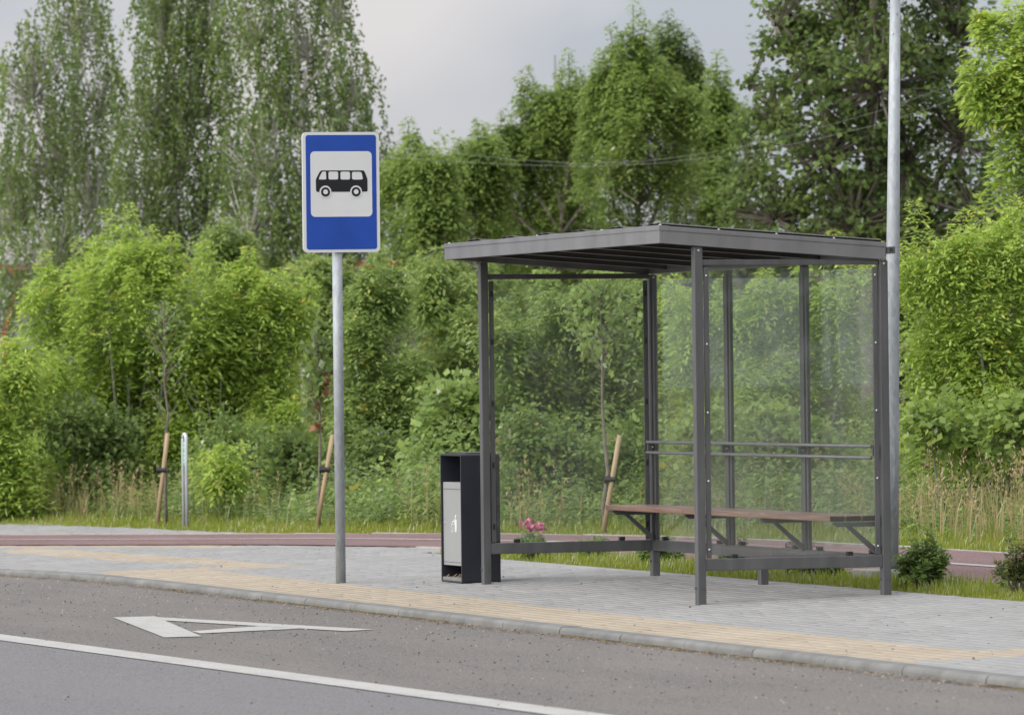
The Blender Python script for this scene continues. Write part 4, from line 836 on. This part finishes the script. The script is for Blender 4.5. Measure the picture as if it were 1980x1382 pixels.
  'f2': {"base":[-28.04,9.61],"lobes":[[-28.78,8.97,2.53,0.39,0.46],[-28.22,9.89,2.38,0.46,0.46],[-27.31,10.13,2.43,0.39,0.39],[-27.95,9.25,2.65,0.39,0.39]],"spires":[[-27.88,9.71,2.97],[-28.25,8.8,3.05]]},
  'f3': {"base":[-25.51,10.76],"lobes":[[-25.07,10.85,2.33,0.38,0.45],[-25.64,10.49,2.4,0.38,0.38],[-25.36,11.19,1.69,0.45,0.51],[-25.28,9.95,2.34,0.32,0.38]],"spires":[[-25.61,10.48,2.79],[-25.61,11.02,2.82]]},
  'w1': {"base":[-18.51,3.53],"lobes":[[-18.64,3.5,0.78,0.3,0.33],[-18.48,3.69,0.61,0.33,0.33],[-18.31,3.29,0.4,0.28,0.28]],"spires":[]},
  'w2': {"base":[-19.86,2.7],"lobes":[[-20.23,2.21,1.01,0.34,0.28],[-20.34,2.7,0.83,0.34,0.31],[-20.14,2.47,0.5,0.34,0.28]],"spires":[]},
  'w3': {"base":[-15.83,5.13],"lobes":[[-15.35,5.02,1.15,0.29,0.32],[-15.59,4.93,0.73,0.32,0.32],[-15.53,5.25,0.83,0.27,0.32],[-15.93,4.87,0.41,0.29,0.27]],"spires":[]},
  'w4': {"base":[-17.08,4.58],"lobes":[[-17.24,4.68,0.61,0.33,0.33],[-17.38,5.01,0.44,0.33,0.3],[-17.38,4.04,0.45,0.3,0.3],[-17.7,3.91,0.62,0.33,0.33]],"spires":[]},
  'w5': {"base":[-12.72,4.93],"lobes":[[-12.41,4.66,0.86,0.3,0.3],[-12.25,5.03,0.76,0.35,0.3],[-12.51,4.96,0.5,0.3,0.25],[-12.64,5.76,0.74,0.25,0.3]],"spires":[]},
  'w6': {"base":[-10.13,6.29],"lobes":[[-9.91,5.57,0.87,0.29,0.29],[-10.35,6.37,0.9,0.34,0.29],[-9.99,6.75,0.8,0.29,0.29]],"spires":[]},
  'w7': {"base":[-6.31,6.61],"lobes":[[-6.36,6.33,1.02,0.27,0.27],[-6.68,6.87,0.92,0.32,0.27],[-5.85,6.9,1.01,0.27,0.32]],"spires":[]}
}
GB = 'weeping birches behind the verge'; GC = 'tall trees in the background'; GS = 'box elder shrubs behind the verge'
birch('birch_tree', TREES['b1'], 'leftmost weeping birch with pale trunk, its top narrow against the sky', GB, 11)
birch('birch_tree', TREES['b2'], 'middle weeping birch rising behind the lime green bush', GB, 12, 1.15)
birch('birch_tree', TREES['b3'], 'weeping birch directly behind the bus stop sign', GB, 13)
plant('broadleaf_tree', TREES['c1'], 'canopy', 'small loose tree just right of the bus stop sign plate', 'tree', GC, 21, dens=0.6)
plant('broadleaf_tree', TREES['c2'], 'canopy', 'low tree above the left end of the shelter roof', 'tree', GC, 22, dens=0.75)
plant('broadleaf_tree', TREES['c3'], 'canopy', 'stepped tree with several pointed leaders above the middle of the roof', 'tree', GC, 23)
plant('broadleaf_tree', TREES['c4'], 'canopy', 'tallest pointed tree, its tip at the top edge above the roof corner', 'tree', GC, 24)
plant('broadleaf_tree', TREES['c8'], 'canopy', 'darker twiggy tree close behind the tallest pointed tree', 'tree', GC, 25, mat='maple')
plant('broadleaf_tree', TREES['c5'], 'canopy', 'slim pointed tree between the tallest tree and the big dark maple', 'tree', GC, 26)
broadleaf('maple_tree', TREES['c6'], 'big dark leafy maple behind the lamp post, sky showing through', GC, 27)
plant('box_elder_tree', TREES['c7'], 'limetree', 'bright lime green tree at the upper right edge', 'tree', GC, 28)
plant('box_elder_shrub', TREES['m1'], 'boxelder', 'large bright lime green bush left of the sign pole', 'shrub', GS, 31, dens=0.8)
plant('box_elder_shrub', TREES['m0'], 'boxelder_mid', 'greener bush peeking out behind the large lime bush', 'shrub', GS, 32)
plant('box_elder_shrub', TREES['m2'], 'boxelder', 'leafy bush cut off by the left edge', 'shrub', GS, 33)
plant('box_elder_shrub', TREES['m3'], 'boxelder_mid', 'mid green bush right beside the sign pole', 'shrub', GS, 34)
plant('box_elder_shrub', TREES['m4'], 'boxelder_mid', 'mid green bush behind the litter bin', 'shrub', GS, 35)
plant('box_elder_shrub', TREES['m5'], 'boxelder_mid', 'wide green bush seen through the left shelter glass', 'shrub', GS, 36)
plant('box_elder_shrub', TREES['m6'], 'boxelder', 'wide lime bush seen through the right half of the shelter', 'shrub', GS, 37, ll=0.092, lw=0.03, n=52)
plant('box_elder_shrub', TREES['m7'], 'boxelder', 'bright yellow green bush right of the lamp post', 'shrub', GS, 38, ll=0.088, lw=0.029, n=54)

plant('box_elder_shrub', TREES['f1'], 'boxelder_mid', 'shaded green bush behind the sign pole', 'shrub', GS, 131)
plant('box_elder_shrub', TREES['f2'], 'boxelder_mid', 'shaded bush below the left end of the shelter roof', 'shrub', GS, 132)
plant('box_elder_shrub', TREES['f3'], 'boxelder_mid', 'shaded bush behind the rear corner post of the shelter', 'shrub', GS, 133)
GW = 'mixed low shrubs along the verge'
for k_, mt_, lf_, lb_ in (('w1', 'herb', (0.045, 0.075), 'grey green willow shrub between hoop and second staked tree'), ('w2', 'maple', (0.05, 0.08), 'dark shrub low behind the first staked tree'),
                          ('w3', 'midleaf', (0.07, 0.12), 'broad leaved shrub just left of the litter bin'), ('w4', 'maple', (0.05, 0.09), 'dark shrub low behind the sign pole'),
                          ('w5', 'herb', (0.045, 0.08), 'grey green shrub low behind the left shelter glass'), ('w6', 'midleaf', (0.06, 0.10), 'green shrub low behind the shelter bench'), ('w7', 'canopy', (0.06, 0.10), 'round leaved shrub behind the dry grass at right')):
    broadleaf('low_shrub', TREES[k_], lb_, GW, 300 + ord(k_[1]), 55, mt_, lf_, 16, 0.02, 'shrub', 3)
# low box elder sapling by the hoop
sapspec = dict(base=[-16.3, 2.75], lobes=[[-16.3, 2.75, 0.40, 0.13, 0.28]], spires=[[-16.3, 2.75, 0.86], [-16.28, 2.83, 0.62], [-16.3, 2.66, 0.66]])
plant('box_elder_sapling', sapspec, 'boxelder', 'small bright sapling right beside the steel hoop', 'sapling', None, 41, rad=0.008, n=14, Rl=0.15, dens=2.5, plen=(0.15, 0.3), stems=3, lead=0)

# staked young trees
def young(x, y, h, label, seed, mat, crown, leaf=0.075, wilt=(), nb=14, n=9, r0=0.019):
    r = np.random.RandomState(seed); z = float(gz(x, y)); root = empty('young_tree', (x, y, z), label, 'tree', 'staked young trees')
    pts = [(r.normal(0, 0.012) * (k > 0), r.normal(0, 0.012) * (k > 0), -0.05 + (h + 0.05) * k / 8) for k in range(9)]
    MB().tube(pts, [r0 * (1 - 0.75 * k / 8) for k in range(9)], 8).build('trunk', M['bark'], root, smooth=True)
    zs = r.uniform(crown[0], crown[1], nb); az = np.arange(nb) * 2.4 + r.normal(0, 0.3, nb); ln = crown[2] * r.uniform(0.5, 1.1, nb) * (1.15 - 0.6 * (zs - crown[0]) / (crown[1] - crown[0]))
    P0 = np.stack([np.zeros(nb), np.zeros(nb), zs], 1); P1 = P0 + np.stack([np.cos(az), np.sin(az), np.full(nb, 1.0)], 1) * ln[:, None]
    quads('branches', twigs(P0, P1, np.full(nb, 0.007), np.full(nb, 0.003)), M['bark'], np.zeros(nb * 3), root)
    P0 = np.concatenate([P0, [[0, 0, h - 0.25]]]); P1 = np.concatenate([P1, [[0, 0, h + 0.05]]])
    S = len(P0); t = r.uniform(0.3, 1.0, (S, n)); P = (P0[:, None] + (P1 - P0)[:, None] * t[..., None] + r.normal(0, 0.05, (S, n, 3))).reshape(-1, 3); m = len(P)
    dd = nrm(r.normal(0, 0.6, (m, 3)) - UP * 0.6); sd = nrm(np.cross(dd, UP + r.normal(0, 0.5, (m, 3)))); l = leaf * r.uniform(0.7, 1.2, m)
    quads('crown', leaf_quads(P, dd, sd, l, l * 0.85, 0.2), M[mat], np.clip(r.normal(0.35, 0.2, m), 0, 0.9), root)
    if wilt:
        W = np.concatenate([np.array(w) + r.normal(0, 0.03, (9, 3)) for w in wilt]); m = len(W); dd = nrm(r.normal(0, 0.5, (m, 3)) - UP * 0.8); sd = nrm(np.cross(dd, rdir(r, m))); l = r.uniform(0.06, 0.1, m)
        quads('wilted_leaves', leaf_quads(W, dd, sd, l, l * 0.7, 0.3), M['wilt'], r.rand(m), root)
    return root
young(-16.58, 2.24, 2.30, 'thin staked young tree with sparse leaves left of the steel hoop', 51, 'herb', (0.95, 2.2, 0.36), 0.05, nb=22, n=8)
young(-13.16, 2.82, 2.05, 'staked young tree with some wilted brown leaves left of the sign pole', 52, 'maple', (0.95, 1.98, 0.16), 0.095, wilt=((0.02, 0.10, 1.52), (0.02, 0.07, 1.36), (0.0, -0.03, 1.20), (0.02, -0.02, 1.02), (0.0, 0.02, 1.42)), nb=16, n=9)
young(-8.71, 4.14, 2.35, 'staked young tree with rounded crown seen through the left glass', 53, 'midleaf', (1.35, 2.2, 0.42), 0.065, nb=30, n=22, r0=0.022)
def stake(x, y, top, tie, label):
    z = float(gz(x, y)); root = empty('tree_stake', (x, y, z), label, 'stake', 'leaning tree stakes'); t = np.array(top) - np.array([x, y, z])
    MB().tube([(0, 0, -0.1), tuple(t), tuple(t * 1.004)], [0.023, 0.023, 0.017], 12).build('pole', M['stake'], root, smooth=True)
    c = t * tie; a = np.array([0.330, 0.944, 0]); 
    MB().tube([tuple(c - a * 0.065 + UP * 0.0), tuple(c + a * 0.035)], 0.032, 10).build('strap', M['rubber'], root)
stake(-16.50, 2.10, (-16.455, 2.225, 0.985), 0.60, 'leaning wooden stake tied to the young tree left of the steel hoop')
stake(-13.15, 2.77, (-13.12, 2.95, 0.98), 0.63, 'leaning wooden stake tied to the young tree with wilted leaves')
stake(-8.70, 4.10, (-8.64, 4.265, 0.98), 0.55, 'leaning wooden stake seen through the left shelter glass')

# shrubs in the planting strip
def rose(x, y, h, w, label, seed, mat='rose', flowers=0, dens=1.0, leafs=0.05):
    r = np.random.RandomState(seed); z = float(gz(x, y)); root = empty('rose_shrub', (x, y, z), label, 'shrub', 'low shrubs in the planting strip')
    n = int(34 * dens * max(1, (w / 0.2)) ** 1.3); az = r.uniform(0, 6.28, n); k = np.sqrt(r.rand(n))
    P0 = np.stack([np.cos(az) * 0.03, np.sin(az) * 0.03, np.zeros(n)], 1); P1 = np.stack([np.cos(az) * k * w, np.sin(az) * k * w, h * (1.05 - 0.55 * k ** 2) * r.uniform(0.6, 1.1, n)], 1)
    quads('stems', twigs(P0, P1, np.full(n, 0.004), np.full(n, 0.002)), M['bark'], np.zeros(n * 3), root)
    Q, T = plumes(r, P0, P1, 12, 0.06, leafs, leafs * 0.55, 5, t0=0.35, droop=0.3)
    quads('foliage', Q, M[mat], T, root)
    if flowers:
        c = P1[np.argsort(-P1[:, 2])[:flowers]] + UP * 0.06; W = np.repeat(c, 12, 0) + r.normal(0, 0.016, (flowers * 12, 3)); m = len(W); dd = nrm(r.normal(0, 1, (m, 3)) + UP * 0.6); sd = nrm(np.cross(dd, rdir(r, m)))
        quads('blossoms', leaf_quads(W, dd, sd, np.full(m, 0.034), np.full(m, 0.034), 0.2), M['pink'], r.rand(m), root)
rose(-4.06, 1.80, 0.21, 0.17, 'shrub with bright pink flowers seen through the left glass', 61, flowers=9)
rose(-3.6, 2.14, 0.17, 0.18, 'low dark shrub under the left shelter beam', 62)
rose(-2.0, 2.12, 0.24, 0.20, 'dark low shrub just behind the rear corner post', 63)
rose(1.25, 2.12, 0.17, 0.17, 'low green shrub under the right shelter beam', 64)
rose(3.55, 1.93, 0.36, 0.20, 'dense dark green shrub beside the right rear post and lamp post', 65, dens=1.6, leafs=0.06)
rose(4.90, 2.02, 0.36, 0.17, 'reddish tinged shrub at the right edge', 66, 'rosemix', dens=1.1)
rose(-0.30, 2.06, 0.28, 0.14, 'loose leafy shrub between the two rear mullions', 67, dens=0.5)
rose(0.85, 2.12, 0.28, 0.18, 'loose reddish shrub behind the bench end', 68, 'rosered', dens=0.5)

# ------------------------------------------------------------------ grasses and undergrowth
def blades(name, x, y, h, w, seed, mat, tint, parent=None, lean=0.35, z=None):
    r = np.random.RandomState(seed); n = len(x); a = r.uniform(0, 6.28, n); zz = gz(x, y) - 0.025 if z is None else z
    d = np.stack([np.cos(a), np.sin(a), np.zeros(n)], 1); s = np.stack([-np.sin(a), np.cos(a), np.zeros(n)], 1) * (w / 2)[:, None]
    b = np.stack([x, y, zz], 1); lh = (h * r.uniform(0.1, 1.0, n) * lean)[:, None]; m = b + d * lh * 0.35 + UP * (h * 0.6)[:, None]; t = b + d * lh + UP * h[:, None]
    Q = np.concatenate([np.stack([b - s, b + s, m + s * 0.8, m - s * 0.8], 1), np.stack([m - s * 0.8, m + s * 0.8, t + s * 0.1, t - s * 0.1], 1)])
    return quads(name, Q, M[mat], np.concatenate([tint, tint]), parent)
r = np.random.RandomState(71)
n = 46000; x = r.uniform(-8, 13, n); y = r.uniform(1.60, 2.44, n); ok = (y < np.interp(x, cl[:, 0], cl[:, 1]) - 1.06) & (y > 1.62 + 0.03 * np.sin(x * 9) + 0.02 * np.sin(x * 23)) & (x > -6.3); x, y = x[ok], y[ok]
pat = 0.5 + 0.5 * np.sin(x * 3.1 + 2 * np.sin(y * 4)) * np.sin(x * 1.3 + 1)
ed_ = np.clip((y - 1.60) / 0.18, 0.25, 1); h = (0.035 + 0.07 * r.rand(len(x)) ** 2 * (0.5 + pat)) * ed_; tt = np.clip(r.normal(0.42, 0.22, len(x)) + 0.25 * (1 - pat) * (r.rand(len(x)) < 0.5) + 0.25 * (1 - ed_), 0, 1)
tag(blades('strip_turf', x, y, h, r.uniform(0.004, 0.008, len(x)), 72, 'turf', tt), 'short grass of the planting strip behind the shelter', 'grass', kind='stuff')
# verge beyond the path
VF = catmull([(-30, -1.9), (-24, -0.2), (-19.0, 1.12), (-16, 1.70), (-13.1, 2.0), (-11.9, 2.34), (-11.2, 2.75), (-10.2, 3.28), (-9.0, 3.78), (-7.3, 4.22), (-4.5, 4.48), (-2, 4.55), (1, 4.55), (5, 4.54), (14, 4.54)], 0.3)
vn = normals2(VF); vs = np.r_[0, np.cumsum(np.linalg.norm(np.diff(VF, axis=0), axis=1))]
def belt(r, n, s0, s1, v0, v1, pw=1.0):
    s = r.uniform(s0, s1, n); v = v0 + (v1 - v0) * r.rand(n) ** pw
    ip = lambda k: np.interp(s, vs, k); return ip(VF[:, 0]) + ip(vn[:, 0]) * v, ip(VF[:, 1]) + ip(vn[:, 1]) * v, s, v
sx = lambda x: float(np.interp(x, VF[:, 0], vs))
n = 52000; x, y, s, v = belt(r, n, sx(-24), sx(10), 0.0, 1.5, 0.9); ok, _ = in_view(np.c_[x, y, gz(x, y)], 0.75, 0.6); x, y, s, v = x[ok], y[ok], s[ok], v[ok]
pat = 0.5 + 0.5 * np.sin(s * 1.7) * np.sin(s * 0.6 + 1); h = (0.035 + 0.07 * r.rand(len(x)) ** 2) * np.clip(0.5 + v, 0.5, 1.4); tt = np.clip(r.normal(0.45, 0.2, len(x)) + 0.18 * pat, 0, 1)
tag(blades('verge_grass', x, y, h, r.uniform(0.006, 0.011, len(x)), 73, 'turf', tt), 'mown grass verge along the far side of the red path', 'grass', kind='stuff')
def herbs(name, n, s0, s1, v0, v1, hr, mat, seed, label, leaf=(0.06, 0.11), nl=18, wr=0.38, hmul=1.0):
    r = np.random.RandomState(seed); x, y, s, v = belt(r, n, s0, s1, v0, v1); ok, _ = in_view(np.c_[x, y, gz(x, y) + 0.3], 0.75, 0.7); x, y, s, v = x[ok], y[ok], s[ok], v[ok]; n = len(x)
    pat = 0.75 + 0.35 * np.sin(s * 1.9 + 3 * v) * np.sin(s * 0.7 + v); h = (hr[0] + (hr[1] - hr[0]) * np.clip((v - v0) / (v1 - v0), 0, 1)) * r.uniform(0.6, 1.1, n) * pat * hmul
    b = np.stack([x, y, gz(x, y) - 0.03], 1); tip = b + np.stack([r.normal(0, 0.10, n) * h, r.normal(0, 0.10, n) * h, h], 1)
    t = 0.12 + 0.88 * (np.arange(nl)[None] + r.rand(n, nl)) / nl; az = np.arange(nl)[None] * 2.1 + r.uniform(0, 6.28, (n, 1)); P = b[:, None] + (tip - b)[:, None] * t[..., None]
    dd = nrm(np.stack([np.cos(az), np.sin(az), r.normal(0.05, 0.45, az.shape)], -1).reshape(-1, 3)); m = len(dd); sd = nrm(np.cross(dd, UP + r.normal(0, 0.3, (m, 3))))
    sc = (1 - 0.55 * t.reshape(-1) ** 2); l = r.uniform(*leaf, m) * sc; Q = leaf_quads(P.reshape(-1, 3) + dd * 0.02, dd - UP * 0.25, sd, l, l * wr * r.uniform(0.8, 1.3, m), 0.25)
    ti = np.clip(np.repeat(r.normal(0.4, 0.2, n), nl) + 0.12 * r.normal(size=m), 0, 0.95); ti = np.where(np.repeat(r.rand(n) < 0.012, nl), 1.0, ti)
    tag(quads(name, Q, M[mat], ti), label, 'undergrowth', kind='stuff')
herbs('undergrowth', 3400, sx(-26), sx(-7.5), 0.9, 4.0, (0.35, 1.5), 'herb', 81, 'tangled leafy weeds along the verge left of the shelter')
herbs('broad_weeds', 800, sx(-26), sx(-7.5), 1.2, 4.2, (0.5, 1.5), 'midleaf', 82, 'taller broad leaved weeds along the verge left of the shelter', (0.09, 0.17), 12, 0.6)
herbs('glass_weeds', 2600, sx(-9), sx(1.5), 1.0, 4.5, (0.25, 1.2), 'herb', 83, 'leafy weeds behind the shelter', (0.06, 0.11), 18)
herbs('right_weeds', 1900, sx(-6), sx(2.5), 0.9, 4.0, (0.15, 0.75), 'herb', 85, 'low leafy weeds among the dry grass at the right')
herbs('lime_weeds', 1100, sx(-12), sx(1.5), 1.8, 5.0, (0.5, 1.2), 'midleaf', 84, 'bright young weeds behind the shelter', (0.08, 0.14), 14, 0.45)
def tallgrass(name, spots, seed, label, dens=150, hr=(0.35, 0.75)):
    r = np.random.RandomState(seed); X, Y = [], []
    for (s0, s1, v0, v1, k) in spots:
        nn = int(k); x, y, s, v = belt(r, nn, s0, s1, v0, v1); X.append(x); Y.append(y)
    x, y = np.concatenate(X), np.concatenate(Y); ok, _ = in_view(np.c_[x, y, gz(x, y) + 0.3], 0.75, 0.7); x, y = x[ok], y[ok]; n = len(x)
    h = r.uniform(*hr, n); w = r.uniform(0.004, 0.008, n); a = r.uniform(0, 6.28, n); tt = np.clip(r.normal(0.5, 0.25, n), 0, 1)
    o = blades(name, x, y, h, w, seed + 1, 'dry', tt, lean=0.6)
    # seed heads
    sel = r.rand(n) < 0.2; xs, ys_, hs = x[sel], y[sel], h[sel] * 1.1; k = 14; m = len(xs); t = r.rand(m, k); ax = r.normal(0, 0.12, (m, 1, 2))
    P = np.zeros((m, k, 3)); P[..., 0] = xs[:, None] + ax[..., 0] * t * 0.6; P[..., 1] = ys_[:, None] + ax[..., 1] * t * 0.6; P[..., 2] = (gz(xs, ys_) + hs)[:, None] + (t - 0.6) * 0.20
    P += r.normal(0, 0.010, P.shape); P = P.reshape(-1, 3); q = len(P); dd = nrm(r.normal(0, 0.4, (q, 3)) + UP); sd = nrm(np.cross(dd, rdir(r, q)))
    stb = blades('stalks', xs, ys_, hs, np.full(m, 0.005), seed + 2, 'dry', np.full(m, 0.75), o, 0.1)
    quads('seed_heads', leaf_quads(P, dd, sd, r.uniform(0.02, 0.045, q), r.uniform(0.008, 0.014, q)), M['dry'], np.clip(r.normal(0.85, 0.12, q), 0, 1), o)
    stb['kind'] = 'stuff'; tag(o, label, 'tall grass', kind='stuff')
tallgrass('dry_grass_left', [(sx(-20.6), sx(-18.9), 0.9, 1.6, 200), (sx(-18.6), sx(-17.8), 0.9, 1.5, 130), (sx(-21), sx(-14), 0.8, 1.6, 130)], 91, 'dry brown grass tufts on the verge at the left', hr=(0.2, 0.5))
tallgrass('dry_grass_middle', [(sx(-11.6), sx(-10.0), 0.8, 1.4, 130), (sx(-10), sx(-3), 0.8, 2.5, 260)], 92, 'dry grass tufts seen through the shelter glass', hr=(0.2, 0.6))
tallgrass('dry_grass_right', [(sx(-6), sx(2.0), 1.0, 4.0, 1300), (sx(-4), sx(2), 0.7, 2.0, 500)], 93, 'tall dry grass right of the lamp post', hr=(0.18, 0.62))
# far wood behind everything on the right, one mass
def wood(name, p0, p1, depth, h, n, seed, label):
    r = np.random.RandomState(seed); p0, p1 = np.array(p0), np.array(p1); t = r.rand(n); dd_ = nrm((p1 - p0)[None])[0]; bk_ = np.array([-dd_[1], dd_[0]])
    xy = p0 + (p1 - p0) * t[:, None] + bk_ * r.uniform(0, depth, n)[:, None]; top = h * (0.8 + 0.12 * np.sin(t * 21) + 0.10 * np.sin(t * 53 + 1) + 0.06 * np.sin(t * 117))
    P = np.c_[xy, top * r.rand(n) ** 0.6]; P += r.normal(0, 0.12, P.shape); dd = nrm(r.normal(0, 0.6, (n, 3)) - UP * 0.3); sd = nrm(np.cross(dd, UP + r.normal(0, 0.5, (n, 3)))); l = r.uniform(0.14, 0.26, n)
    tag(quads(name, leaf_quads(P, dd, sd, l, l * 0.8, 0.2), M['maple'], np.clip(r.normal(0.4, 0.22, n), 0, 1)), label, 'wood', kind='stuff')
wood('distant_wood', (-53.3, 17.2), (-46, 38), 3.0, 5.3, 60000, 95, 'far dark wood filling the gaps behind the trees')
wood('unseen_roadside_wood', (9, 7.5), (62, 10.0), 3.0, 7.0, 26000, 97, 'roadside trees out of view to the right, added for dark reflections')  # belt continued out of view, added so steel and glass reflect dark foliage
wood('distant_hedge', (-46.0, 3.0), (-41.5, 18.0), 1.5, 1.9, 16000, 96, 'dark hedge far behind the shrubs')
